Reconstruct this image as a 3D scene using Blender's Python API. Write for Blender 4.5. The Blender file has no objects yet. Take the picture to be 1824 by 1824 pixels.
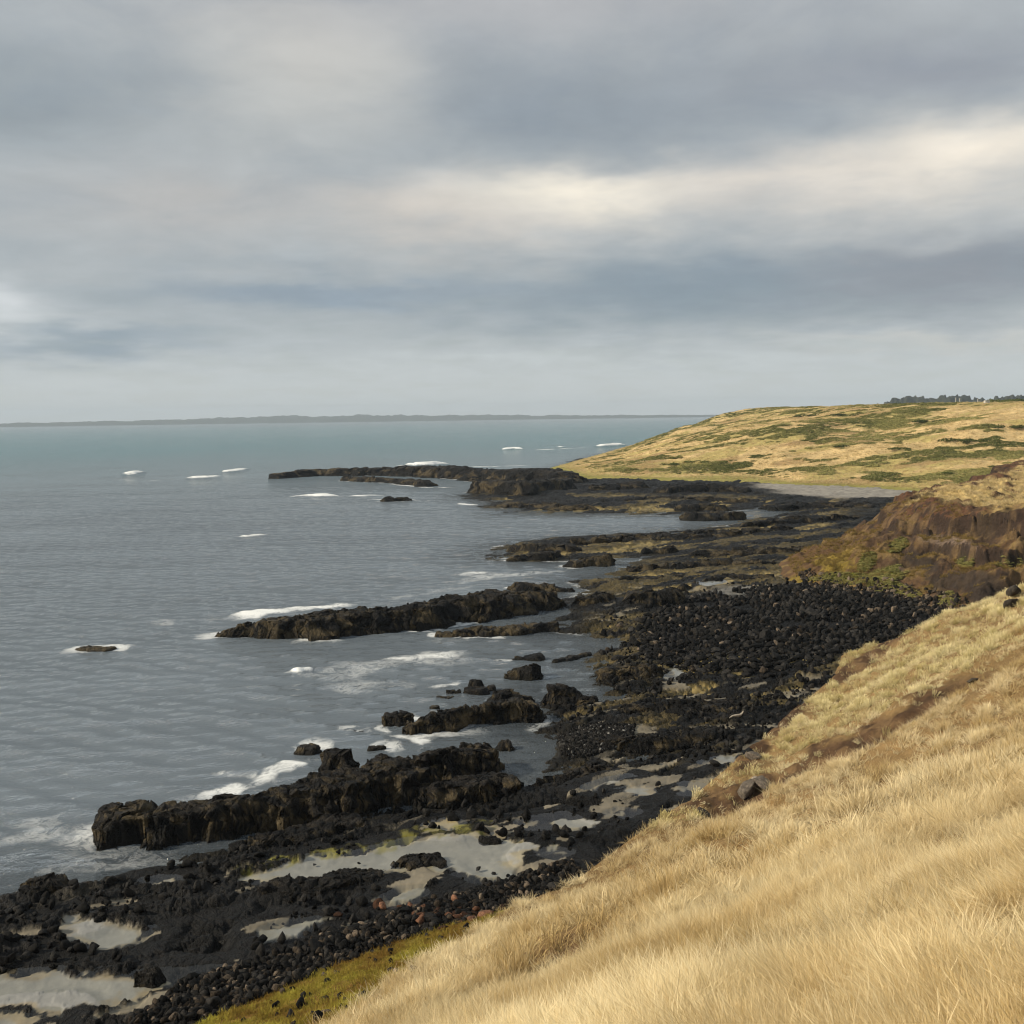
import bpy, math
import numpy as np
from mathutils import Matrix, Vector

# ------------------------------------------------------------------ camera, world, sun
scene = bpy.context.scene
C = scene.collection
EYE = np.array([0.0, 0.0, 20.0])
FPX = 1829.0                       # focal length in pixels of the 1824 px photograph
PITCH, ROLL = math.radians(5.28), math.radians(0.8)
FW = np.array([0.0, math.cos(PITCH), -math.sin(PITCH)])
UP0 = np.array([0.0, math.sin(PITCH), math.cos(PITCH)])
RT0 = np.array([1.0, 0.0, 0.0])
RT = math.cos(ROLL) * RT0 - math.sin(ROLL) * UP0
UP = math.sin(ROLL) * RT0 + math.cos(ROLL) * UP0

cam_d = bpy.data.cameras.new("camera")
cam_d.sensor_fit = 'HORIZONTAL'
cam_d.angle = 2 * math.atan(912 / FPX)
cam_d.clip_start, cam_d.clip_end = 0.1, 60000
cam = bpy.data.objects.new("camera", cam_d)
C.objects.link(cam)
cam.matrix_world = Matrix(((RT[0], UP[0], -FW[0], EYE[0]), (RT[1], UP[1], -FW[1], EYE[1]),
                           (RT[2], UP[2], -FW[2], EYE[2]), (0, 0, 0, 1)))
scene.camera = cam

scene.view_settings.view_transform = 'Standard'
scene.view_settings.look = 'None'
scene.view_settings.exposure = 0.25
scene.view_settings.gamma = 1.0
scene.cycles.max_bounces = 6
scene.cycles.diffuse_bounces = 3
scene.cycles.glossy_bounces = 3
scene.cycles.transparent_max_bounces = 12
scene.cycles.use_denoising = True
scene.cycles.pixel_filter_type = 'BLACKMAN_HARRIS'
scene.cycles.filter_width = 1.1
scene.cycles.volume_bounces = 0

SUN_AZ, SUN_EL = math.radians(-98), math.radians(30)   # azimuth from +Y towards +X
sd_ = np.array([math.sin(SUN_AZ) * math.cos(SUN_EL), math.cos(SUN_AZ) * math.cos(SUN_EL), math.sin(SUN_EL)])
sun_d = bpy.data.lights.new("sun", 'SUN')
sun_d.energy = 3.9
sun_d.angle = math.radians(4.0)
sun_d.color = (1.0, 0.87, 0.67)
sun = bpy.data.objects.new("sun", sun_d)
C.objects.link(sun)
sun.rotation_euler = Vector(sd_).to_track_quat('Z', 'Y').to_euler()
sun.location = (-60, -10, 60)


class Nodes:
    """short-hand for building a node tree"""
    def __init__(s, tree):
        s.t = tree
        tree.nodes.clear()

    def n(s, typ, **kw):
        nd = s.t.nodes.new(typ)
        for k, v in kw.items():
            setattr(nd, k, v)
        return nd

    def put(s, sock, v):
        if isinstance(v, bpy.types.NodeSocket):
            s.t.links.new(v, sock)
        else:
            sock.default_value = v

    def m(s, op, a, b=0.0, c=0.0, clamp=False):
        nd = s.n('ShaderNodeMath', operation=op, use_clamp=clamp)
        s.put(nd.inputs[0], a); s.put(nd.inputs[1], b); s.put(nd.inputs[2], c)
        return nd.outputs[0]

    def vm(s, op, a, b=None, scale=None):
        nd = s.n('ShaderNodeVectorMath', operation=op)
        s.put(nd.inputs[0], a)
        if b is not None: s.put(nd.inputs[1], b)
        if scale is not None: s.put(nd.inputs[3], scale)
        return nd.outputs[0]

    def mix(s, f, a, b, mode='MIX'):
        nd = s.n('ShaderNodeMix', data_type='RGBA', blend_type=mode)
        s.put(nd.inputs[0], f); s.put(nd.inputs[6], a); s.put(nd.inputs[7], b)
        return nd.outputs[2]

    def noise(s, vec, scale, detail=4, rough=0.55, dist=0.0):
        nd = s.n('ShaderNodeTexNoise')
        s.put(nd.inputs['Vector'], vec); nd.inputs['Scale'].default_value = scale
        nd.inputs['Detail'].default_value = detail; nd.inputs['Roughness'].default_value = rough
        nd.inputs['Distortion'].default_value = dist
        return nd.outputs['Fac'], nd.outputs['Color']

    def ss(s, v, lo, hi, a=0.0, b=1.0):
        nd = s.n('ShaderNodeMapRange', interpolation_type='SMOOTHSTEP')
        s.put(nd.inputs[0], v)
        for i, q in zip((1, 2, 3, 4), (lo, hi, a, b)): nd.inputs[i].default_value = q
        return nd.outputs[0]

    def attr(s, name, typ='GEOMETRY'):
        nd = s.n('ShaderNodeAttribute', attribute_name=name, attribute_type=typ)
        return nd


def rgb(r, g, b): return (r, g, b, 1.0)
def srgb(r, g, b):
    f = lambda c: (c / 255 / 12.92) if c < 10.3 else ((c / 255 + 0.055) / 1.055) ** 2.4
    return (f(r), f(g), f(b), 1.0)


world = bpy.data.worlds.new("World")
scene.world = world
world.use_nodes = True
W_ = Nodes(world.node_tree)
tc = W_.n('ShaderNodeTexCoord').outputs['Generated']
sep = W_.n('ShaderNodeSeparateXYZ'); W_.put(sep.inputs[0], tc)
dx, dy, dz = sep.outputs
DEG = 180 / math.pi
az = W_.m('MULTIPLY', W_.m('ARCTAN2', dx, dy), DEG)
el = W_.m('MULTIPLY', W_.m('ARCSINE', dz), DEG)
# cloud-deck coordinates (a layer overhead, squeezed towards the horizon)
den = W_.m('ADD', W_.m('MAXIMUM', dz, 0.0), 0.15)
cmb = W_.n('ShaderNodeCombineXYZ')
W_.put(cmb.inputs[0], W_.m('DIVIDE', dx, den)); W_.put(cmb.inputs[1], W_.m('DIVIDE', dy, den))
deck = cmb.outputs[0]
_, wc = W_.noise(deck, 1.1, 3, 0.55)
sepw = W_.n('ShaderNodeSeparateColor'); W_.put(sepw.inputs[0], wc)
_, wc2 = W_.noise(deck, 4.0, 3, 0.55)
sepw2 = W_.n('ShaderNodeSeparateColor'); W_.put(sepw2.inputs[0], wc2)
elw = W_.m('ADD', el, W_.m('ADD', W_.m('MULTIPLY', W_.m('SUBTRACT', sepw.outputs[0], 0.5), 4.0), W_.m('MULTIPLY', W_.m('SUBTRACT', sepw2.outputs[0], 0.5), 2.2)))
azw = W_.m('ADD', az, W_.m('MULTIPLY', W_.m('SUBTRACT', sepw.outputs[1], 0.5), 12.0))


def gauss(a0, e0, sa, se_up, se_dn):
    """a soft bank of cloud round (azimuth, elevation) in degrees"""
    u = W_.m('DIVIDE', W_.m('SUBTRACT', azw, a0), sa)
    de = W_.m('SUBTRACT', elw, e0)
    v = W_.m('ADD', W_.m('DIVIDE', W_.m('MAXIMUM', de, 0.0), se_up), W_.m('DIVIDE', W_.m('MINIMUM', de, 0.0), se_dn))
    q = W_.m('ADD', W_.m('MULTIPLY', u, u), W_.m('MULTIPLY', v, v))
    return W_.m('EXPONENT', W_.m('MULTIPLY', q, -1.0))


def sky_at(px, py):
    return math.degrees(math.atan((px - 912) / FPX)), math.degrees(math.atan((743 - 0.0139 * (px - 912) - py) / FPX))


sky_col = W_.mix(W_.ss(el, 0.0, 7.0), srgb(190, 195, 195), srgb(162, 168, 171))
BANKS = [  # px, py, half widths (deg), colour, strength
    (1200, 525, 16, 1.9, 2.2, (122, 136, 147), 0.92),
    (1750, 490, 9, 1.7, 2.4, (128, 133, 141), 0.9),
    (1050, 225, 13, 3.0, 2.4, (132, 141, 149), 0.92),
    (1650, 190, 10, 2.2, 1.6, (138, 143, 151), 0.85),
    (90, 240, 9, 2.6, 2.2, (134, 143, 149), 0.85),
    (180, 622, 7, 0.9, 1.1, (132, 146, 158), 0.9),
    (560, 530, 8, 0.8, 1.0, (130, 144, 157), 0.85),
    (530, 130, 6, 3.0, 4.0, (188, 187, 182), 0.95),
    (380, 380, 8, 1.6, 2.2, (176, 172, 168), 0.6),
    (50, 565, 3.2, 1.3, 1.3, (200, 204, 206), 0.9),
    (830, 385, 6.5, 1.2, 1.9, (194, 188, 180), 0.92),
    (1430, 345, 13, 1.3, 2.2, (206, 200, 191), 1.0),
    (1070, 348, 4.4, 0.9, 1.5, (234, 226, 210), 0.95),
    (1770, 305, 5.5, 1.2, 1.7, (230, 221, 206), 0.97),
    (1000, 648, 15, 0.45, 0.45, (186, 192, 193), 0.6),
    (1700, 615, 7, 0.5, 0.6, (190, 190, 186), 0.7),
    (1000, 0, 24, 4.0, 3.2, (168, 168, 170), 0.85),
]
for px, py, sa, su, sn, col, k in BANKS:
    a0, e0 = sky_at(px, py)
    sky_col = W_.mix(W_.m('MULTIPLY', gauss(a0, e0, sa, su, sn), k), sky_col, srgb(*col))
# small-scale structure of the cloud deck
f1, _ = W_.noise(deck, 2.6, 6, 0.6, 0.4)
f2, _ = W_.noise(deck, 7.0, 5, 0.6, 0.2)
det = W_.m('ADD', W_.m('MULTIPLY', W_.m('SUBTRACT', f1, 0.5), 0.40), W_.m('MULTIPLY', W_.m('SUBTRACT', f2, 0.5), 0.16))
det = W_.m('MULTIPLY', det, W_.ss(el, 0.4, 4.5, 0.15, 1.0))
vml = W_.n('ShaderNodeVectorMath', operation='SCALE')
W_.put(vml.inputs[0], sky_col); W_.put(vml.inputs[3], W_.m('ADD', det, 1.0))
cloud = vml.outputs[0]
nish = W_.n('ShaderNodeTexSky', sky_type='NISHITA')
nish.sun_disc = False
nish.sun_elevation = SUN_EL
nish.sun_rotation = SUN_AZ
BG = 0.1
sky10 = W_.vm('SCALE', cloud, scale=1.0 / BG)
fin = W_.mix(W_.m('SUBTRACT', 0.97, W_.m('MULTIPLY', W_.ss(f1, 0.55, 0.35), 0.08)), nish.outputs[0], sky10)
bg = W_.n('ShaderNodeBackground')
W_.put(bg.inputs[0], fin); bg.inputs[1].default_value = BG
wo = W_.n('ShaderNodeOutputWorld')
W_.put(wo.inputs[0], bg.outputs[0])

# ------------------------------------------------------------------ numeric helpers
rng = np.random.RandomState(11)
TB = rng.rand(8, 256, 256).astype(np.float32)


def vn(x, y, s=0):
    t = TB[s % 8]
    x = np.asarray(x, np.float64) + 13.7 * s; y = np.asarray(y, np.float64) + 7.3 * s
    ix = np.floor(x).astype(np.int32); iy = np.floor(y).astype(np.int32)
    fx = (x - ix).astype(np.float32); fy = (y - iy).astype(np.float32)
    fx = fx * fx * (3 - 2 * fx); fy = fy * fy * (3 - 2 * fy)
    i0 = ix & 255; i1 = (ix + 1) & 255; j0 = iy & 255; j1 = (iy + 1) & 255
    a = t[i0, j0]; b = t[i1, j0]; c = t[i0, j1]; d = t[i1, j1]
    return (a + (b - a) * fx) * (1 - fy) + (c + (d - c) * fx) * fy


def fbm(x, y, o=4, s=0, gain=0.5):
    v = 0; a = 1.0; tot = 0
    for i in range(o):
        v = v + a * vn(x, y, s + i); tot += a; a *= gain
        x, y = (0.8 * x - 0.6 * y) * 2.03, (0.6 * x + 0.8 * y) * 2.03
    return v / tot


def ridged(x, y, o=4, s=0):
    v = 0; a = 1.0; tot = 0
    for i in range(o):
        v = v + a * (1 - np.abs(2 * vn(x, y, s + i) - 1)); tot += a; a *= 0.5
        x, y = (0.8 * x - 0.6 * y) * 2.07, (0.6 * x + 0.8 * y) * 2.07
    return v / tot


def voro(x, y, s=0):
    """F1, F2 and a random value of the nearest cell"""
    x = np.asarray(x, np.float64); y = np.asarray(y, np.float64)
    ix = np.floor(x).astype(np.int32); iy = np.floor(y).astype(np.int32)
    F1 = np.full(x.shape, 9.0); F2 = np.full(x.shape, 9.0); ID = np.zeros(x.shape)
    for di in (-1, 0, 1):
        for dj in (-1, 0, 1):
            ci = ix + di; cj = iy + dj
            px = ci + TB[s % 8, ci & 255, cj & 255]; py = cj + TB[(s + 1) % 8, ci & 255, cj & 255]
            d = (x - px) ** 2 + (y - py) ** 2
            nearer = d < F1
            F2 = np.where(nearer, F1, np.minimum(F2, d))
            ID = np.where(nearer, TB[(s + 2) % 8, ci & 255, cj & 255], ID)
            F1 = np.where(nearer, d, F1)
    return np.sqrt(F1), np.sqrt(F2), ID


def sst(v, lo, hi):
    t = np.clip((v - lo) / (hi - lo), 0, 1)
    return t * t * (3 - 2 * t)


def lerp(a, b, t): return a + (b - a) * t
def lerpc(a, b, t): return a + (np.asarray(b) - a) * np.asarray(t)[..., None]


def gp(px, py, z=0.4):
    d = FW + RT * ((px - 912) / FPX) + UP * ((912 - py) / FPX)
    t = (z - EYE[2]) / d[2]
    p = EYE + d * t
    return p[0], p[1]


def gps(pts, z=0.4): return np.array([gp(p[0], p[1], z) for p in pts])


def to_px(x, y, z):
    qx, qy, qz = x, y, z - EYE[2]
    a = qx * RT[0] + qy * RT[1] + qz * RT[2]; b = qx * UP[0] + qy * UP[1] + qz * UP[2]
    c = np.maximum(qx * FW[0] + qy * FW[1] + qz * FW[2], 0.1)
    return 912 + FPX * a / c, 912 - FPX * b / c


def psd(poly, x, y, pad=1e9):
    """signed distance to a polygon, positive inside; -pad where farther than pad from its box"""
    poly = np.asarray(poly)
    out = np.full(x.shape, -float(pad) if pad < 1e8 else -1e9)
    lo = poly.min(0) - pad; hi = poly.max(0) + pad
    sel = (x > lo[0]) & (x < hi[0]) & (y > lo[1]) & (y < hi[1])
    if not sel.any(): return out
    X = x[sel]; Y = y[sel]
    D = np.full(X.shape, 1e18); inside = np.zeros(X.shape, bool)
    n = len(poly)
    for i in range(n):
        ax, ay = poly[i]; bx, by = poly[(i + 1) % n]
        ex, ey = bx - ax, by - ay
        t = np.clip(((X - ax) * ex + (Y - ay) * ey) / (ex * ex + ey * ey + 1e-12), 0, 1)
        D = np.minimum(D, (X - ax - t * ex) ** 2 + (Y - ay - t * ey) ** 2)
        c = ((ay > Y) != (by > Y)) & (X < (bx - ax) * (Y - ay) / (by - ay + 1e-12) + ax)
        inside ^= c
    out[sel] = np.where(inside, 1, -1) * np.sqrt(D)
    return out


def lsd(line, x, y):
    """distance to a polyline and the parameter (0..n-1) of the nearest point"""
    line = np.asarray(line)
    D = np.full(x.shape, 1e18); T = np.zeros(x.shape)
    for i in range(len(line) - 1):
        ax, ay = line[i][:2]; bx, by = line[i + 1][:2]
        ex, ey = bx - ax, by - ay
        t = np.clip(((x - ax) * ex + (y - ay) * ey) / (ex * ex + ey * ey + 1e-12), 0, 1)
        d = (x - ax - t * ex) ** 2 + (y - ay - t * ey) ** 2
        T = np.where(d < D, i + t, T); D = np.minimum(D, d)
    return np.sqrt(D), T


# ------------------------------------------------------------------ mesh and object helpers
def setprops(o, label=None, cat=None, group=None, kind=None):
    if label: o['label'] = label
    if cat: o['category'] = cat
    if group: o['group'] = group
    if kind: o['kind'] = kind
    return o


def make_mesh(name, V, quads, mat, col=None, attrs=None, tris=None, smooth=True):
    me = bpy.data.meshes.new(name)
    V = np.asarray(V, np.float32)
    q = np.asarray(quads, np.int32).reshape(-1, 4) if quads is not None else np.zeros((0, 4), np.int32)
    t = np.asarray(tris, np.int32).reshape(-1, 3) if tris is not None else np.zeros((0, 3), np.int32)
    me.vertices.add(len(V)); me.vertices.foreach_set('co', V.ravel())
    me.loops.add(q.size + t.size)
    me.loops.foreach_set('vertex_index', np.concatenate([q.ravel(), t.ravel()]))
    me.polygons.add(len(q) + len(t))
    st = np.concatenate([np.arange(len(q)) * 4, q.size + np.arange(len(t)) * 3]).astype(np.int32)
    me.polygons.foreach_set('loop_start', st)
    me.update(calc_edges=True)
    if smooth: me.polygons.foreach_set('use_smooth', np.ones(len(me.polygons), bool))
    if col is not None:
        c4 = np.ones((len(V), 4), np.float32); c4[:, :3] = col
        me.color_attributes.new('Col', 'FLOAT_COLOR', 'POINT').data.foreach_set('color', c4.ravel())
    for k, v in (attrs or {}).items():
        me.attributes.new(k, 'FLOAT', 'POINT').data.foreach_set('value', np.asarray(v, np.float32).ravel())
    if mat: me.materials.append(mat)
    me.validate()
    return me


def link(name, me, parent=None):
    o = bpy.data.objects.new(name, me)
    C.objects.link(o)
    if parent: o.parent = parent
    return o


def grid_quads(nr, nc, keep=None):
    i = np.arange(nr * nc).reshape(nr, nc)
    q = np.stack([i[:-1, :-1], i[:-1, 1:], i[1:, 1:], i[1:, :-1]], -1)
    if keep is not None: return q[keep]
    return q.reshape(-1, 4)


def compact(V, q, *arrs):
    used = np.zeros(len(V), bool); used[q.ravel()] = True
    idx = np.cumsum(used) - 1
    return (V[used], idx[q]) + tuple(None if a is None else np.asarray(a)[used] for a in arrs)


def polar(r0, r1, dr, a0, a1, da):
    nr = int(math.log(r1 / r0) / dr) + 2
    r = r0 * np.exp(np.linspace(0, math.log(r1 / r0), nr))
    a = np.radians(np.linspace(a0, a1, int((a1 - a0) / da) + 1))
    R, A = np.meshgrid(r, a, indexing='ij')
    return R * np.sin(A), R * np.cos(A), R


# ------------------------------------------------------------------ materials
def mat_new(name):
    m = bpy.data.materials.new(name)
    m.use_nodes = True
    return m, Nodes(m.node_tree)


def finish(N, shader):
    o = N.n('ShaderNodeOutputMaterial'); N.put(o.inputs[0], shader)


def mat_ground(name, rough=0.85, bscale=6.0, bstr=0.5, bdist=0.08, var=0.5, spec=0.3, fine=25.0):
    """vertex colour of the ground times fine mottling, with bump"""
    m, N = mat_new(name)
    pos = N.n('ShaderNodeNewGeometry').outputs['Position']
    base = N.attr('Col').outputs['Color']
    n1, _ = N.noise(pos, bscale, 8, 0.65)
    n2, _ = N.noise(pos, fine, 4, 0.6)
    k = N.m('ADD', N.m('MULTIPLY', N.m('SUBTRACT', n1, 0.5), 2.2 * var), N.m('MULTIPLY', N.m('SUBTRACT', n2, 0.5), 1.4 * var))
    c = N.vm('SCALE', base, scale=N.m('MAXIMUM', N.m('ADD', k, 1.0), 0.15))
    b = N.n('ShaderNodeBump'); b.inputs['Strength'].default_value = bstr; b.inputs['Distance'].default_value = bdist
    N.put(b.inputs['Height'], N.m('ADD', n1, N.m('MULTIPLY', n2, 0.35)))
    p = N.n('ShaderNodeBsdfPrincipled')
    N.put(p.inputs['Base Color'], c); p.inputs['Roughness'].default_value = rough
    p.inputs['Specular IOR Level'].default_value = spec
    N.put(p.inputs['Normal'], b.outputs[0])
    finish(N, p.outputs[0])
    return m


def mat_basalt():
    """vertex colour broken into jointed blocks of slightly different tone"""
    m, N = mat_new('basalt')
    pos = N.n('ShaderNodeNewGeometry').outputs['Position']
    base = N.attr('Col').outputs['Color']
    n1, nc_ = N.noise(pos, 3.0, 8, 0.65)
    n2, _ = N.noise(pos, 14.0, 4, 0.6)
    wp = N.vm('ADD', pos, N.vm('SCALE', nc_, scale=0.35))
    hs = []
    for sc_ in (1.1, 3.2):
        ve = N.n('ShaderNodeTexVoronoi', feature='DISTANCE_TO_EDGE'); ve.inputs['Scale'].default_value = sc_; N.put(ve.inputs['Vector'], wp)
        hs.append(N.ss(ve.outputs['Distance'], 0.0, 0.10))
    vc = N.n('ShaderNodeTexVoronoi', feature='F1'); vc.inputs['Scale'].default_value = 1.1; N.put(vc.inputs['Vector'], wp)
    sp_ = N.n('ShaderNodeSeparateColor'); N.put(sp_.inputs[0], vc.outputs['Color'])
    k = N.m('ADD', N.m('MULTIPLY', N.m('SUBTRACT', n1, 0.5), 1.8), N.m('MULTIPLY', N.m('SUBTRACT', n2, 0.5), 1.1))
    k = N.m('ADD', k, N.m('MULTIPLY', N.m('SUBTRACT', sp_.outputs[0], 0.5), 0.55))
    c = N.vm('SCALE', base, scale=N.m('MAXIMUM', N.m('ADD', k, 1.0), 0.15))
    h = N.m('ADD', N.m('ADD', n1, N.m('MULTIPLY', n2, 0.35)), N.m('ADD', N.m('MULTIPLY', hs[0], 0.55), N.m('MULTIPLY', hs[1], 0.25)))
    h = N.m('ADD', h, N.m('MULTIPLY', sp_.outputs[1], 0.5))
    b = N.n('ShaderNodeBump'); b.inputs['Strength'].default_value = 0.9; b.inputs['Distance'].default_value = 0.2
    N.put(b.inputs['Height'], h)
    lum = N.n('ShaderNodeRGBToBW'); N.put(lum.inputs[0], base)
    sand = N.ss(lum.outputs[0], 0.09, 0.16)
    c = N.mix(sand, c, N.vm('SCALE', base, scale=N.m('ADD', 0.72, N.m('MULTIPLY', n1, 0.56))))
    N.put(b.inputs['Strength'], N.m('SUBTRACT', 0.9, N.m('MULTIPLY', sand, 0.82)))
    p = N.n('ShaderNodeBsdfPrincipled')
    N.put(p.inputs['Base Color'], c)
    N.put(p.inputs['Roughness'], N.ss(n1, 0.3, 0.7, 0.42, 0.75))
    p.inputs['Specular IOR Level'].default_value = 0.15
    N.put(p.inputs['Normal'], b.outputs[0])
    finish(N, p.outputs[0])
    return m


M_ROCK = mat_basalt()
M_SLOPE = mat_ground('dry_soil_and_thatch', 0.95, 5.0, 0.7, 0.1, 0.6, 0.1, 22.0)
M_CLIFF = mat_ground('weathered_cliff', 0.92, 1.2, 0.9, 0.35, 0.7, 0.15, 5.0)
M_HEAD = mat_ground('headland_turf', 0.95, 0.35, 0.9, 0.6, 0.45, 0.1, 1.4)
M_FARHILL = mat_ground('far_woodland', 0.95, 0.01, 0.3, 6.0, 0.4, 0.05, 0.05)


def mat_stone(name, c0, c1, rough=0.75):
    m, N = mat_new(name)
    tco = N.n('ShaderNodeTexCoord').outputs['Object']
    rnd = N.n('ShaderNodeObjectInfo').outputs['Random']
    n1, _ = N.noise(tco, 4.0, 6, 0.65)
    c = N.mix(N.ss(n1, 0.35, 0.7), rgb(*c0), rgb(*c1))
    c = N.vm('SCALE', c, scale=N.m('ADD', N.m('MULTIPLY', N.m('POWER', rnd, 2.5), 3.2), 0.45))
    b = N.n('ShaderNodeBump'); b.inputs['Strength'].default_value = 0.6; b.inputs['Distance'].default_value = 0.05
    N.put(b.inputs['Height'], n1)
    p = N.n('ShaderNodeBsdfPrincipled')
    N.put(p.inputs['Base Color'], c); p.inputs['Roughness'].default_value = rough
    p.inputs['Specular IOR Level'].default_value = 0.12
    N.put(p.inputs['Normal'], b.outputs[0])
    finish(N, p.outputs[0])
    return m


M_STONE = mat_stone('black_basalt_stone', (0.0035, 0.0035, 0.0035), (0.016, 0.0145, 0.013))
M_RUST = mat_stone('rusty_stone', (0.035, 0.018, 0.012), (0.095, 0.048, 0.028), 0.9)
M_GREYST = mat_stone('grey_pebble_stone', (0.05, 0.05, 0.048), (0.13, 0.125, 0.115), 0.9)
M_SLOPEST = mat_stone('lichened_slope_stone', (0.045, 0.038, 0.032), (0.13, 0.11, 0.088), 0.9)
M_BROWNST = mat_stone('brown_weathered_stone', (0.025, 0.02, 0.016), (0.09, 0.07, 0.05), 0.9)


def mat_leafy(name, ca, cb, transl=0.35, inst=True):
    """blade or leaf: colour varies from plant to plant and from foot to tip"""
    m, N = mat_new(name)
    t = N.attr('tint', 'INSTANCER' if inst else 'GEOMETRY').outputs['Fac']
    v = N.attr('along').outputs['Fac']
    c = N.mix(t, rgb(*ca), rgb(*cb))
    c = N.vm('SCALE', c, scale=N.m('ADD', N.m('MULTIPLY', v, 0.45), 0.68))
    d = N.n('ShaderNodeBsdfDiffuse'); N.put(d.inputs[0], c)
    tr = N.n('ShaderNodeBsdfTranslucent'); N.put(tr.inputs[0], c)
    mx = N.n('ShaderNodeMixShader'); mx.inputs[0].default_value = transl
    N.put(mx.inputs[1], d.outputs[0]); N.put(mx.inputs[2], tr.outputs[0])
    finish(N, mx.outputs[0])
    return m


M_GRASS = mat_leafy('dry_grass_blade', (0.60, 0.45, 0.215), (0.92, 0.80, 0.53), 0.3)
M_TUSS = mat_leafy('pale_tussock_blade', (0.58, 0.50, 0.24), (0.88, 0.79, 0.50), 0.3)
M_SCRUB = mat_leafy('coastal_scrub_leaf', (0.125, 0.135, 0.042), (0.36, 0.33, 0.125), 0.25)
M_CGRASS = mat_leafy('cliff_grass_blade', (0.17, 0.12, 0.035), (0.36, 0.26, 0.09), 0.25)
M_MOSST = mat_leafy('mossy_turf', (0.25, 0.15, 0.04), (0.46, 0.41, 0.075), 0.25)
M_HGRASS = mat_leafy('headland_grass_blade', (0.52, 0.41, 0.18), (0.80, 0.64, 0.38), 0.3)


def mat_plain(name, c, rough=0.7, nscale=6.0, var=0.4):
    m, N = mat_new(name)
    tco = N.n('ShaderNodeTexCoord').outputs['Object']
    n1, _ = N.noise(tco, nscale, 4, 0.6)
    cc = N.vm('SCALE', rgb(*c)[:3], scale=N.m('ADD', N.m('MULTIPLY', N.m('SUBTRACT', n1, 0.5), 2 * var), 1.0))
    p = N.n('ShaderNodeBsdfPrincipled'); N.put(p.inputs['Base Color'], cc)
    p.inputs['Roughness'].default_value = rough
    finish(N, p.outputs[0])
    return m


M_LEAF = mat_plain('dark_tree_leaf', (0.045, 0.055, 0.028), 0.8)
M_BARK = mat_plain('bark', (0.08, 0.06, 0.045), 0.9)
M_WHITEP = mat_plain('white_paint', (0.48, 0.46, 0.42), 0.6, 8, 0.1)


def schlick(N, nrm):
    """reflectance of a water surface, the same from above and from below"""
    g = N.n('ShaderNodeNewGeometry')
    d = N.n('ShaderNodeVectorMath', operation='DOT_PRODUCT'); N.put(d.inputs[0], nrm); N.put(d.inputs[1], g.outputs['Incoming'])
    c = N.m('SUBTRACT', 1.0, N.m('ABSOLUTE', d.outputs['Value']), clamp=True)
    return N.m('ADD', 0.02, N.m('MULTIPLY', N.m('POWER', c, 5.0), 0.98), clamp=True)


def mat_sea():
    m, N = mat_new('sea_water')
    pos = N.n('ShaderNodeNewGeometry').outputs['Position']
    mp = N.n('ShaderNodeMapping'); N.put(mp.inputs[0], pos)
    mp.inputs['Scale'].default_value = (0.55, 1.0, 1.0); mp.inputs['Rotation'].default_value = (0, 0, math.radians(12))
    w1, _ = N.noise(mp.outputs[0], 0.8, 5, 0.6, 0.5)
    w2, _ = N.noise(mp.outputs[0], 3.2, 4, 0.6, 0.4)
    w3, _ = N.noise(mp.outputs[0], 0.05, 3, 0.5)
    h = N.m('ADD', N.m('MULTIPLY', w1, 1.0), N.m('MULTIPLY', w2, 0.34))
    b = N.n('ShaderNodeBump'); b.inputs['Strength'].default_value = 1.0; b.inputs['Distance'].default_value = 0.75
    N.put(b.inputs['Height'], h)
    foam = N.attr('foam').outputs['Fac']
    teal = N.attr('teal').outputs['Fac']
    alpha = N.attr('deep').outputs['Fac']
    body = N.mix(teal, rgb(0.130, 0.156, 0.182), rgb(0.045, 0.140, 0.162))
    body = N.vm('SCALE', body, scale=N.m('ADD', N.m('MULTIPLY', w3, 0.7), 0.65))
    # lacy foam
    fn, _ = N.noise(pos, 0.9, 9, 0.72, 0.9)
    fn2, _ = N.noise(pos, 0.22, 4, 0.6, 0.8)
    web = N.m('SUBTRACT', 1.0, N.m('MULTIPLY', N.m('ABSOLUTE', N.m('SUBTRACT', fn, 0.5)), 7.0), clamp=True)
    lace = N.m('ADD', N.m('ADD', N.m('MULTIPLY', fn, 0.45), N.m('MULTIPLY', fn2, 0.45)), N.m('MULTIPLY', web, 0.24))
    fmask = N.ss(N.m('SUBTRACT', N.m('ADD', lace, N.m('MULTIPLY', foam, 0.80)), 1.00), -0.16, 0.50)
    fmask = N.m('MULTIPLY', fmask, N.ss(foam, 0.04, 0.25))
    dif = N.n('ShaderNodeBsdfDiffuse'); N.put(dif.inputs[0], body)
    trn = N.n('ShaderNodeBsdfTransparent'); trn.inputs[0].default_value = rgb(0.62, 0.68, 0.66)
    mb = N.n('ShaderNodeMixShader'); N.put(mb.inputs[0], alpha)
    N.put(mb.inputs[1], trn.outputs[0]); N.put(mb.inputs[2], dif.outputs[0])
    gl = N.n('ShaderNodeBsdfGlossy'); gl.inputs['Roughness'].default_value = 0.06
    gl.inputs[0].default_value = rgb(1, 1, 1); N.put(gl.inputs['Normal'], b.outputs[0])
    fr = schlick(N, b.outputs[0])
    ms = N.n('ShaderNodeMixShader'); N.put(ms.inputs[0], fr)
    N.put(ms.inputs[1], mb.outputs[0]); N.put(ms.inputs[2], gl.outputs[0])
    fo = N.n('ShaderNodeBsdfDiffuse'); fo.inputs[0].default_value = rgb(0.82, 0.84, 0.84)
    mf = N.n('ShaderNodeMixShader'); N.put(mf.inputs[0], fmask)
    N.put(mf.inputs[1], ms.outputs[0]); N.put(mf.inputs[2], fo.outputs[0])
    finish(N, mf.outputs[0])
    return m


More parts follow.
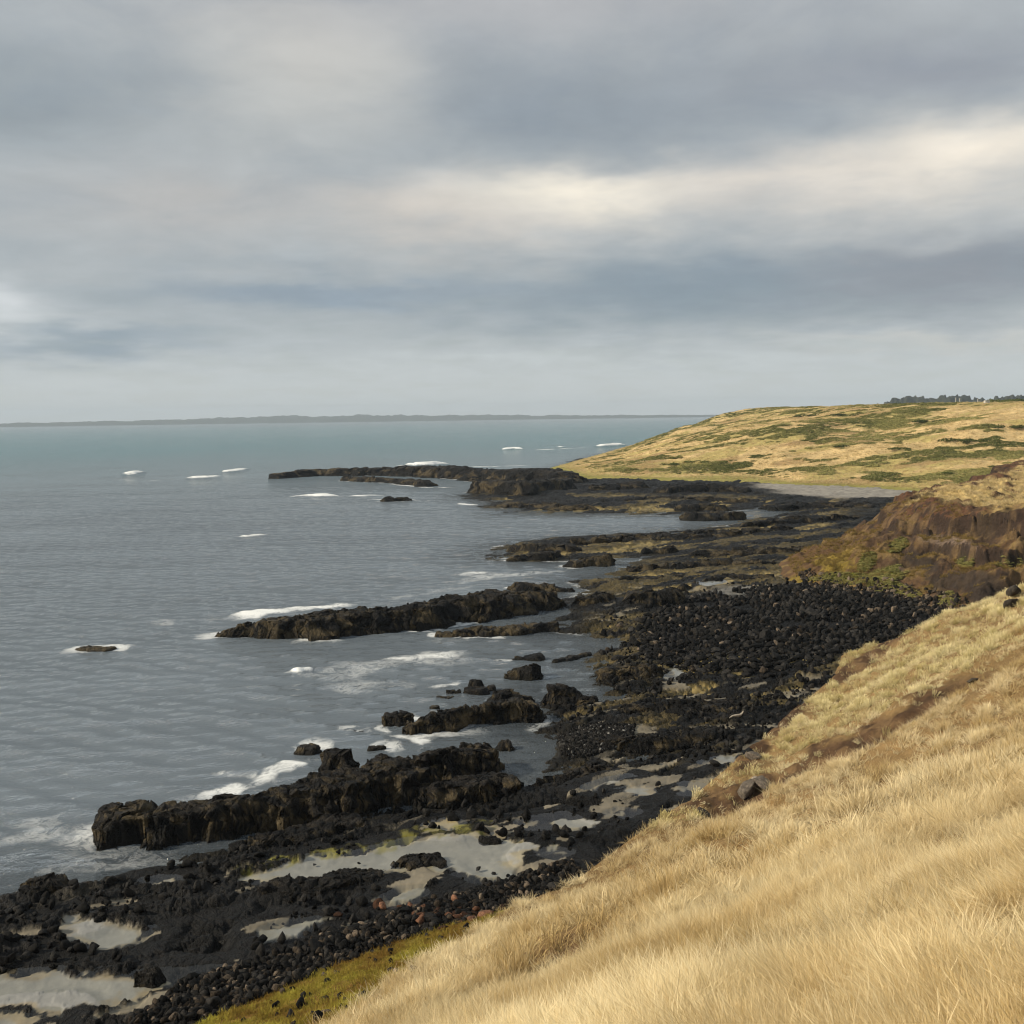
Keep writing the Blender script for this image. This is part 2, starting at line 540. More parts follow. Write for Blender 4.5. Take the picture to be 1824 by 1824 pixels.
def mat_pool():
    m, N = mat_new('pool_water')
    pos = N.n('ShaderNodeNewGeometry').outputs['Position']
    w1, _ = N.noise(pos, 2.2, 3, 0.6)
    b = N.n('ShaderNodeBump'); b.inputs['Strength'].default_value = 0.25; b.inputs['Distance'].default_value = 0.05
    N.put(b.inputs['Height'], w1)
    trn = N.n('ShaderNodeBsdfTransparent'); trn.inputs[0].default_value = rgb(0.94, 0.94, 0.91)
    gl = N.n('ShaderNodeBsdfGlossy'); gl.inputs['Roughness'].default_value = 0.04
    N.put(gl.inputs['Normal'], b.outputs[0])
    fr = schlick(N, b.outputs[0])
    ms = N.n('ShaderNodeMixShader'); N.put(ms.inputs[0], fr)
    N.put(ms.inputs[1], trn.outputs[0]); N.put(ms.inputs[2], gl.outputs[0])
    finish(N, ms.outputs[0])
    return m


M_SEA = mat_sea()
M_POOL = mat_pool()

# ------------------------------------------------------------------ plan of the coast (metres, from the photograph's ground plane)
LAND = gps([(-260, 1690), (-60, 1612), (0, 1597), (60, 1583), (170, 1570), (240, 1553), (310, 1545), (350, 1522), (430, 1497), (560, 1467),
            (640, 1449), (850, 1404), (890, 1390), (960, 1374), (1005, 1345), (1002, 1305), (965, 1292), (990, 1275), (975, 1250), (985, 1228),
            (1040, 1226), (1068, 1205), (1050, 1180), (1075, 1152), (1128, 1145), (1105, 1128), (1010, 1118), (985, 1105), (1030, 1088), (1012, 1076),
            (1012, 1062), (1065, 1048), (1025, 1032), (1100, 1018), (1145, 1006), (1135, 996), (1210, 978), (1120, 986), (1000, 994), (890, 988), (888, 970), (990, 955),
            (1150, 947), (1300, 933), (1360, 923), (1410, 909), (1340, 904), (1215, 914), (1050, 914), (920, 909), (868, 892), (832, 880), (880, 872),
            (1000, 852), (985, 834), (1110, 799), (1200, 787)]).tolist() + [[170, 850], [400, 900], [500, 300], [160, -60], [-60, -60], [-60, 20]]
LAND = np.array(LAND)
HILL = gps([(250, 1860), (370, 1805), (560, 1725), (720, 1662), (870, 1618), (1020, 1562), (1130, 1480), (1250, 1397), (1380, 1290), (1490, 1195)], 1.0).tolist() + \
    [[26.5, 81], [36, 89], [54, 91], [95, 86], [140, 60], [140, -120], [-120, -120], [-60, -10]]
HILL = np.array(HILL)
CLIFF = gps([(1720, 1098), (1690, 1090), (1640, 1075), (1590, 1062), (1500, 1048), (1415, 1036), (1398, 1026)], 0.8).tolist() + \
    [[35, 133], [38, 138], [42, 142], [52, 155], [66, 172], [84, 205], [110, 240], [160, 270], [220, 200], [150, 95], [60, 92]]
CLIFF = np.array(CLIFF)
HEAD = gps([(985, 832), (1040, 850), (1160, 853), (1340, 857), (1400, 862), (1560, 868), (1690, 879)], 0.8).tolist() + \
    [[140, 225], [190, 215], [300, 180], [900, 400], [1500, 1500], [600, 1450], [300, 1020], [190, 850], [150, 800]] + gps([(1215, 787), (1110, 799)], 0.3).tolist()
HEAD = np.array(HEAD)


def hill_z(x, y):
    s = psd(HILL, x, y)
    s = s + (fbm(x / 9, y / 9, 3, 2) - 0.5) * 2.0 * sst(s, 1, 8)
    apron = np.clip(s, 0, None)
    z = 0.75 + 0.32 * np.minimum(apron, 3.0) + 0.605 * np.clip(apron - 3.0, 0, None)
    z = np.where(s < 0, 0.75 + 1.0 * s, z)
    cap = 21.0
    z = np.where(z > cap - 4, cap - 4 + 4 * np.tanh((z - cap + 4) / 4), z)
    z = z - 0.75 * np.exp(-((x + 4.5) / 3.2) ** 2 - ((y - 13) / 7.0) ** 2)          # the slope falls away towards the cove on the left
    # erosion scars running diagonally down the slope: a hollow with a bare bank beyond it and a swollen near lip
    for line, wd, dep in GULLIES:
        g, lip = gully(line, wd, x, y)
        z = z - dep * g + (0.45 * dep * lip if wd > 1.0 else 0.0)
    z = z + ((fbm(x / 2.2, y / 2.2, 3, 4) - 0.5) * 0.5 + (fbm(x / 0.9, y / 0.9, 2, 1) - 0.5) * 0.30) * sst(s, 0, 3)
    return z, s


def side(line, x, y):
    """signed offset from the chord of a polyline (positive towards the camera)"""
    a = np.asarray(line[0]); b = np.asarray(line[-1])
    t = (b - a) / np.linalg.norm(b - a)
    nrm = np.array([t[1], -t[0]])
    if nrm @ (-a) < 0: nrm = -nrm
    return (x - a[0]) * nrm[0] + (y - a[1]) * nrm[1]


def gully(line, wd, x, y):
    d, t = lsd(line, x, y)
    fade = sst(t, 0, 0.8) * (1 - sst(t, len(line) - 1.9, len(line) - 1.0))
    sg = side(line, x, y)
    return fade * np.exp(-(d / wd) ** 2), fade * np.exp(-((sg - 1.8 * wd) / (1.3 * wd)) ** 2) * (np.abs(sg) < 6 * wd)


def slope_hit(px, py):
    d = FW + RT * ((px - 912) / FPX) + UP * ((912 - py) / FPX)
    t = np.linspace(3, 100, 6000)
    P = EYE + d * t[:, None]
    z = hill_z(P[:, 0], P[:, 1])[0]
    w = np.nonzero(P[:, 2] < z)[0]
    return (P[w[0]], t[w[0]]) if len(w) else (None, None)


def slope_line(pts): return [tuple(q[:2]) for q in (slope_hit(*p)[0] for p in pts) if q is not None]


GULLIES = []
GULLIES = [(slope_line([(1860, 1140), (1740, 1210), (1640, 1265), (1560, 1310), (1480, 1352), (1400, 1398), (1330, 1430), (1255, 1466)]), 2.9, 1.35),
           (slope_line([(1560, 1415), (1440, 1462), (1330, 1500), (1180, 1560), (1050, 1625), (960, 1672)]), 1.2, 0.75),
           (slope_line([(1120, 1645), (1000, 1705), (900, 1755), (810, 1805)]), 0.9, 0.65)]


MOSS = np.array(gps([(200, 1890), (370, 1802), (560, 1722), (720, 1659), (868, 1614), (905, 1606)], 0.8).tolist()
                + [gp(885, 1630, 1.0), gp(835, 1664, 1.8), gp(765, 1712, 2.4), (gp(695, 1774, 3.0)), gp(645, 1826, 3.6), gp(600, 1890, 4.2)])


def moss_mask(x, y):
    """the mossy apron between the beach and the dry grass"""
    return sst(psd(MOSS, x, y, 6) + (fbm(x / 1.2, y / 1.2, 3, 5) - 0.5) * 1.4, -0.3, 0.3)


def bare_gully(x, y, nz):
    out = np.zeros(np.shape(x))
    for i, (line, wd, dep) in enumerate(GULLIES):
        d, t = lsd(line, x, y)
        sg = side(line, x, y)
        fade = sst(t, 0.2, 0.7) * (1 - sst(t, len(line) - 1.5, len(line) - 1.0))
        w = np.where(sg < 0, 1.9, 0.3) * wd
        out = np.maximum(out, fade * (1 - sst(d + (nz - 0.5) * 2.6 * wd, 0.55 * w, w)) * (1.0 if i == 0 else 0.8))
    return out


def cliff_z(x, y):
    wx = (fbm(x / 4, y / 4, 3, 1) - 0.5) * 3.0
    s0 = psd(CLIFF, x, y)
    s = s0 + wx * sst(s0, 0.5, 4)
    z = 0.7 + 0.42 * np.clip(s, 0, 9) + 0.22 * np.clip(s - 9, 0, 14) + 0.06 * np.clip(s - 23, 0, 30)
    col = np.abs(((x * 0.80 + y * 0.6) * 0.9 + 1.6 * vn(x / 2, y / 2, 3)) % 1.0 - 0.5)          # columnar jointing of the face
    band = s + (col - 0.25) * 1.3 + (fbm(x / 2.2, y / 2.2, 3, 5) - 0.5) * 2.0
    right = sst(x, 42, 50)
    z = z + right * (1.9 * sst(band, 8.2, 8.9) + 1.9 * sst(band, 11.6, 12.4) - 3.2 * sst(s, 13, 30)) + right * 1.7 * sst(band, 3.2, 4.2) * (1 - sst(s, 5, 9))
    z = np.where(s0 < 0, 0.7 + 0.8 * s0, z)
    z = z + ((fbm(x / 1.3, y / 1.3, 4, 6) - 0.5) * 1.3 + (ridged(x / 3, y / 3, 3, 2) - 0.6) * 1.2) * sst(s, 0, 2.5) + (fbm(x / 7, y / 7, 3, 7) - 0.5) * 1.8 * sst(s, 1, 8)
    return z, s


def head_z(x, y):
    s = psd(HEAD, x, y)
    w = lerp(150.0, 48.0, sst(y, 380, 760))
    w = np.where(x > 130, lerp(w, 190.0, sst(x, 130, 300)), w)
    t = np.clip((s + (fbm(x / 60, y / 60, 3, 1) - 0.5) * 26 * sst(s, 4, 40)) / w, 0, 1)
    z = 0.8 + (22.2 - 1.6 * sst(x, 180, 300)) * (0.55 * np.sin(t * math.pi / 2) + 0.45 * t * t * (3 - 2 * t))
    z = z + (fbm(x / 34, y / 34, 4, 2) - 0.5) * 4.6 * sst(s, 2, 30) * (1 - 0.75 * sst(t, 0.7, 1)) + (fbm(x / 6, y / 6, 3, 4) - 0.5) * 1.0 * sst(s, 1, 10)
    z = np.where(s < 0, 0.8 + 0.35 * s, z)
    return z, s


CA, SA = math.cos(math.radians(33)), math.sin(math.radians(33))
POOLS = [  # outline in the photograph, water level, bottom colour
    ([(420, 1570), (450, 1546), (530, 1530), (640, 1519), (720, 1500), (770, 1484), (840, 1482), (930, 1500), (985, 1512), (930, 1530), (912, 1548), (905, 1568), (850, 1566), (805, 1550), (760, 1532), (710, 1545), (620, 1556), (540, 1568)], 0.50, (0.30, 0.26, 0.19)),
    ([(108, 1666), (150, 1650), (225, 1640), (262, 1652), (245, 1672), (195, 1688), (130, 1676)], 0.50, (0.24, 0.21, 0.165)),
    ([(-60, 1745), (0, 1738), (130, 1730), (260, 1737), (395, 1730), (340, 1742), (258, 1760), (232, 1788), (170, 1800), (60, 1800), (-60, 1800)], 0.55, (0.26, 0.215, 0.155)),
    ([(5, 1812), (90, 1806), (80, 1830), (-20, 1840)], 0.55, (0.26, 0.21, 0.15)),
    ([(478, 1656), (505, 1646), (560, 1641), (535, 1660), (488, 1669)], 0.55, (0.20, 0.19, 0.17)),
    ([(688, 1602), (718, 1586), (752, 1584), (736, 1602), (702, 1609)], 0.60, (0.20, 0.19, 0.17)),
    ([(930, 1464), (1000, 1451), (1066, 1467), (1000, 1477), (950, 1474)], 0.55, (0.28, 0.25, 0.19)),
    ([(1048, 1402), (1090, 1388), (1122, 1384), (1108, 1398), (1070, 1406)], 0.6, (0.22, 0.20, 0.17)),
    ([(1188, 1407), (1220, 1397), (1256, 1400), (1222, 1414)], 0.6, (0.22, 0.20, 0.17)),
    ([(1108, 1408), (1140, 1400), (1166, 1403), (1140, 1414)], 0.6, (0.30, 0.24, 0.16)),
    ([(1255, 1358), (1300, 1347), (1310, 1354), (1290, 1364)], 0.65, (0.24, 0.21, 0.17)),
    ([(1086, 1449), (1105, 1443), (1130, 1446), (1110, 1453)], 0.6, (0.20, 0.18, 0.15)),
    ([(965, 1520), (990, 1514), (1010, 1518), (990, 1526)], 0.6, (0.22, 0.20, 0.17)),
    ([(770, 1469), (800, 1463), (820, 1467), (800, 1474)], 0.55, (0.42, 0.33, 0.18)),
    ([(1185, 1205), (1205, 1187), (1225, 1200), (1200, 1211)], 0.4, (0.20, 0.19, 0.17)),
    ([(1240, 1038), (1280, 1030), (1290, 1037), (1260, 1043)], 0.7, (0.25, 0.23, 0.2)),
    ([(330, 1612), (370, 1606), (400, 1603), (390, 1611)], 0.5, (0.33, 0.27, 0.18)),
    ([(240, 1573), (280, 1566), (310, 1568), (280, 1577)], 0.45, (0.33, 0.26, 0.15)),
    ([(118, 1632), (138, 1628), (152, 1634), (130, 1639)], 0.5, (0.25, 0.22, 0.18)),
]
POOLW = [(gps(p, l), l, c) for p, l, c in POOLS]
OCHRE = [(gps(p), k) for p, k in [
    ([(1000, 1018), (1150, 1002), (1450, 1008), (1500, 1040), (1250, 1050), (1050, 1062)], 1.0),
    ([(1060, 1095), (1150, 1095), (1150, 1180), (1035, 1185), (1060, 1150)], 1.0),
    ([(1160, 1165), (1530, 1175), (1480, 1260), (1200, 1240)], 0.55),
    ([(880, 875), (1500, 890), (1500, 950), (1150, 955), (880, 912)], 0.55),
    ([(890, 955), (1450, 935), (1450, 1000), (890, 995)], 0.55),
    ([(1000, 1230), (1300, 1240), (1280, 1340), (1050, 1290)], 0.3),
    ([(1060, 1362), (1200, 1362), (1200, 1380), (1060, 1380)], 0.8)]]
GREYS = [(gps(p), c) for p, c in [
    ([(1330, 862), (1420, 862), (1560, 870), (1700, 880), (1620, 891), (1480, 889), (1380, 880)], (0.34, 0.31, 0.265)),
    ([(1240, 1060), (1300, 1045), (1430, 1044), (1560, 1058), (1400, 1064), (1290, 1066)], (0.19, 0.18, 0.16)),
    ([(995, 1300), (1060, 1290), (1130, 1293), (1125, 1325), (1050, 1342), (1000, 1338)], (0.05, 0.052, 0.056))]]
ALGAE = [([gp(*p) for p in [(440, 1552), (540, 1531), (640, 1518), (720, 1500), (760, 1484), (840, 1476)]], 0.38),
         ([gp(*p) for p in [(740, 1482), (790, 1492), (860, 1478)]], 0.6),
         ([gp(*p) for p in [(860, 1490), (960, 1508), (1000, 1514)]], 0.3)]
BOULDER_BEACH = gps([(1120, 1145), (1150, 1100), (1210, 1075), (1260, 1062), (1400, 1046), (1560, 1064), (1690, 1096), (1700, 1130), (1560, 1180), (1420, 1195), (1250, 1200), (1160, 1175)])
TOE = gps([(220, 1840), (330, 1762), (560, 1690), (700, 1640), (830, 1600), (960, 1560), (1020, 1545), (1040, 1580), (880, 1640), (620, 1730), (380, 1830)])


def rock_relief(x, y, k):
    """ledges, joint blocks and rubble of the basalt at scale k"""
    u = CA * x + SA * y; v = -SA * x + CA * y
    st = ridged(u / (7 * k), v / (2.6 * k), 4, 1)
    big = fbm(u / (16 * k), v / (6 * k), 3, 5)
    h = (st - 0.62) * 0.75 + (big - 0.5) * 0.9
    hk = h * 5.0; fl = np.floor(hk)
    h = lerp(h, (fl + sst(hk - fl, 0.55, 0.95)) / 5.0, 0.75)
    jx = (fbm(x / k, y / k, 2, 3) - 0.5) * 0.5
    F1, F2, ID = voro(u / (1.25 * k) + jx, v / (0.75 * k) + jx, 2)
    blk = (ID - 0.5) * 0.22 - 0.13 * (1 - sst(F2 - F1, 0.0, 0.18))
    G1, G2, GD = voro(x / (0.36 * k) + jx, y / (0.36 * k), 4)
    sm = (GD - 0.5) * 0.09 - 0.07 * (1 - sst(G2 - G1, 0.0, 0.25)) + (fbm(x / (0.5 * k), y / (0.5 * k), 3, 6) - 0.5) * 0.24
    return h, blk, sm, GD


def plat(x, y, detail=True):
    """wave-cut platform: height, colour"""
    r = np.hypot(x, y)
    fa = sst(r, 80, 230)
    wa = lerp(1.0, 3.2, fa)
    wx = (fbm(x / 3.5, y / 3.5, 3, 0) - 0.5) * 2.6 + (fbm(x / 14, y / 14, 3, 2) - 0.5) * 9 * fa
    wy = (fbm(x / 3.5 + 40, y / 3.5, 3, 3) - 0.5) * 2.6 + (fbm(x / 14 + 9, y / 14, 3, 4) - 0.5) * 12 * fa
    sL = psd(LAND, x + wx, y + wy)
    base = np.where(sL > 0, 0.10 + 0.35 * sst(sL, 0, 2.5 * wa) + 0.30 * sst(sL, 3, 25), 0.10 - 1.9 * sst(-sL, 0, 4.5 * wa))
    u = CA * x + SA * y; v = -SA * x + CA * y
    n_ = rock_relief(x, y, 1.0); f_ = rock_relief(x, y, 2.8)
    h = lerp(n_[0], f_[0] * 1.3, fa); blk = lerp(n_[1], f_[1] * 1.7, fa); sm = lerp(n_[2], f_[2] * 1.5, fa); GD = lerp(n_[3], f_[3], fa)
    rough = h + blk + sm
    amp = sst(sL, -3 * wa, 2 * wa)
    z = base + rough * (0.25 + 0.75 * amp)
    # colours
    dk = 0.004 + 0.010 * fbm(u / 5, v / 2, 4, 3)[..., None] * np.array([1.0, 0.95, 0.92])
    col = dk + 0.012 * sst(rough, 0.0, 0.6)[..., None] * np.array([1.0, 0.86, 0.74])
    low = 1 - sst(rough, -0.30, -0.02)
    patch = lerp(fbm(u / 4.5, v / 1.5, 3, 7), fbm(u / 14, v / 4.5, 3, 7), fa)
    for poly, kk in OCHRE:
        s = psd(poly, x + wx, y + wy, 12)
        wgt = sst(s, -2 * wa, 2 * wa)
        f = wgt * sst(patch, 0.54 - 0.15 * kk, 0.575 - 0.15 * kk) * np.clip(low * 1.4 + 0.35, 0, 1) * min(1, kk + 0.4)
        z = z - 0.12 * f
        col = lerpc(col, (0.36, 0.275, 0.11), f * (0.5 + 0.5 * vn(x * 1.3, y * 1.3, 2)))
    for poly, c in GREYS:
        s = psd(poly, x + wx * 0.5, y + wy * 0.5, 12)
        f = sst(s, -1.0 * wa, 1.5 * wa)
        z = lerp(z, np.maximum(base, 0.35) + sm * 0.6, f * 0.9)
        col = lerpc(col, np.array(c), f * (0.55 + 0.45 * GD))
    sb = psd(BOULDER_BEACH, x + wx * 0.5, y + wy * 0.5, 20)
    f = sst(sb, -2, 3)
    z = lerp(z, 0.55 + 0.25 * sst(sb, 0, 18) + sm * 1.5, f * 0.9)
    tt = psd(TOE, x, y, 8)
    f = sst(tt, -1.0, 0.5)
    z = lerp(z, 0.62 + sm * 1.3, f)
    # small rain and spray puddles left in the hollows
    pz = fbm(u / 2.3, v / 0.9, 3, 2) + 0.35 * (fbm(x / 11, y / 11, 2, 6) - 0.5)
    pud = sst(pz, 0.668, 0.680) * sst(sL, 1.0, 3.0) * (1 - sst(r, 95, 150)) * (1 - sst(sb, -3, -1))
    z = lerp(z, 0.30 + 0.25 * fbm(x / 6, y / 6, 2, 1), pud * 0.8)
    col = lerpc(col, np.array([0.20, 0.175, 0.13]) * (0.6 + 0.8 * vn(x, y, 5))[..., None], pud * 0.85)
    # perched pools
    lv = np.full(x.shape, -9.0)
    for i, (poly, L, c) in enumerate(POOLW):
        sp = psd(poly, x, y, 6)
        near = sp > -2.2
        if not near.any(): continue
        ws = sp[near] + ((fbm(x[near] / 0.9, y[near] / 0.9, 4, i) - 0.5) * 1.5 + (fbm(x[near] / 3.2, y[near] / 3.2, 2, i + 2) - 0.5) * 1.1)
        ring = sst(-sp[near], 0.2, 0.5) * (1 - sst(-sp[near], 1.2, 1.9))
        zz = lerp(z[near], np.maximum(z[near], L + 0.02 + 0.05 * GD[near]), ring)
        bot = L - 0.03 - 0.09 * sst(ws, 0.0, 1.2) + (fbm(x[near] / 1.1, y[near] / 1.1, 3, 5 + i) - 0.5) * 0.12
        zz = lerp(zz, bot, sst(ws, -0.14, 0.06))
        z[near] = zz
        cc = (np.array(c) * np.array([0.80, 0.80, 0.72]) + 0.045) * 1.1 * (0.6 + 0.7 * fbm(x[near] / 1.7, y[near] / 1.0, 3, 4))[..., None]
        grey = np.array([0.265, 0.268, 0.262]) * (0.92 + 0.16 * fbm(x[near] / 2.5, y[near] / 1.5, 3, 1))[..., None]  # sky reflection over the deeper middle, painted into the pool bottom colour
        cc = lerpc(cc, grey, 0.9 * sst(ws + (fbm(x[near] / 1.4, y[near] / 0.8, 3, i + 3) - 0.5) * 0.9, 0.05, 0.40) * (0.35 if c[0] > 0.4 else 1.0))
        col[near] = lerpc(col[near], cc, sst(ws, -0.03, 0.09))
        lv[near] = np.where(sp[near] > -0.62, L, lv[near])
    for line, wd in ALGAE:
        d, t = lsd(line, x, y)
        f = (1 - sst(d + (fbm(x / 0.8, y / 0.8, 3, 2) - 0.5) * 1.6, wd * 0.4, wd * 1.2))
        col = lerpc(col, (0.24, 0.22, 0.05), f * 0.75 * (1 - sst(z, 0.54, 0.64)) * sst(fbm(x / 0.5, y / 0.5, 3, 1), 0.35, 0.55))
        z = z + 0.01 * f
    wet = 1 - sst(z, -0.1, 0.22)
    col = lerpc(col, (0.035, 0.028, 0.014), wet * 0.6)
    return z, col, lv, sL


# ------------------------------------------------------------------ rock platform
X, Y, R = polar(25, 520, 0.0030, -37, 36, 0.062)
Z, COL, LV, SL = plat(X, Y)
hs = psd(HILL, X, Y); cs = psd(CLIFF, X, Y); es = psd(HEAD, X, Y)
bury = np.maximum(np.maximum(hs, cs), es)
Z = np.where(bury > 1.5, np.minimum(Z, 0.3), Z)
nr, nc = X.shape
zc = np.maximum.reduce([Z[:-1, :-1], Z[1:, :-1], Z[:-1, 1:], Z[1:, 1:]])
keep = (zc > -1.3) & (bury[:-1, :-1] < 6)
V = np.stack([X, Y, Z], -1).reshape(-1, 3)
v2, q2, c2 = compact(V, grid_quads(nr, nc, keep), COL.reshape(-1, 3))
setprops(link('rock_platform', make_mesh('rock_platform', v2, q2, M_ROCK, c2)), kind='structure')
for i, (poly, L, c) in enumerate(POOLW):
    sp = psd(poly, X, Y, 3)
    kp = (sp[:-1, :-1] > -0.62) & (sp[1:, 1:] > -0.62)
    if kp.sum() < 2: continue
    P = np.stack([X, Y, np.full(X.shape, L + 0.02)], -1).reshape(-1, 3)
    v2, q2 = compact(P, grid_quads(nr, nc, kp))
    setprops(link('pool_water', make_mesh('pool_water', v2, q2, M_POOL)), kind='structure')
PLAT_GRID = (X, Y, Z)


def plat_z_at(x, y):
    return plat(np.asarray(x, float), np.asarray(y, float))[0]


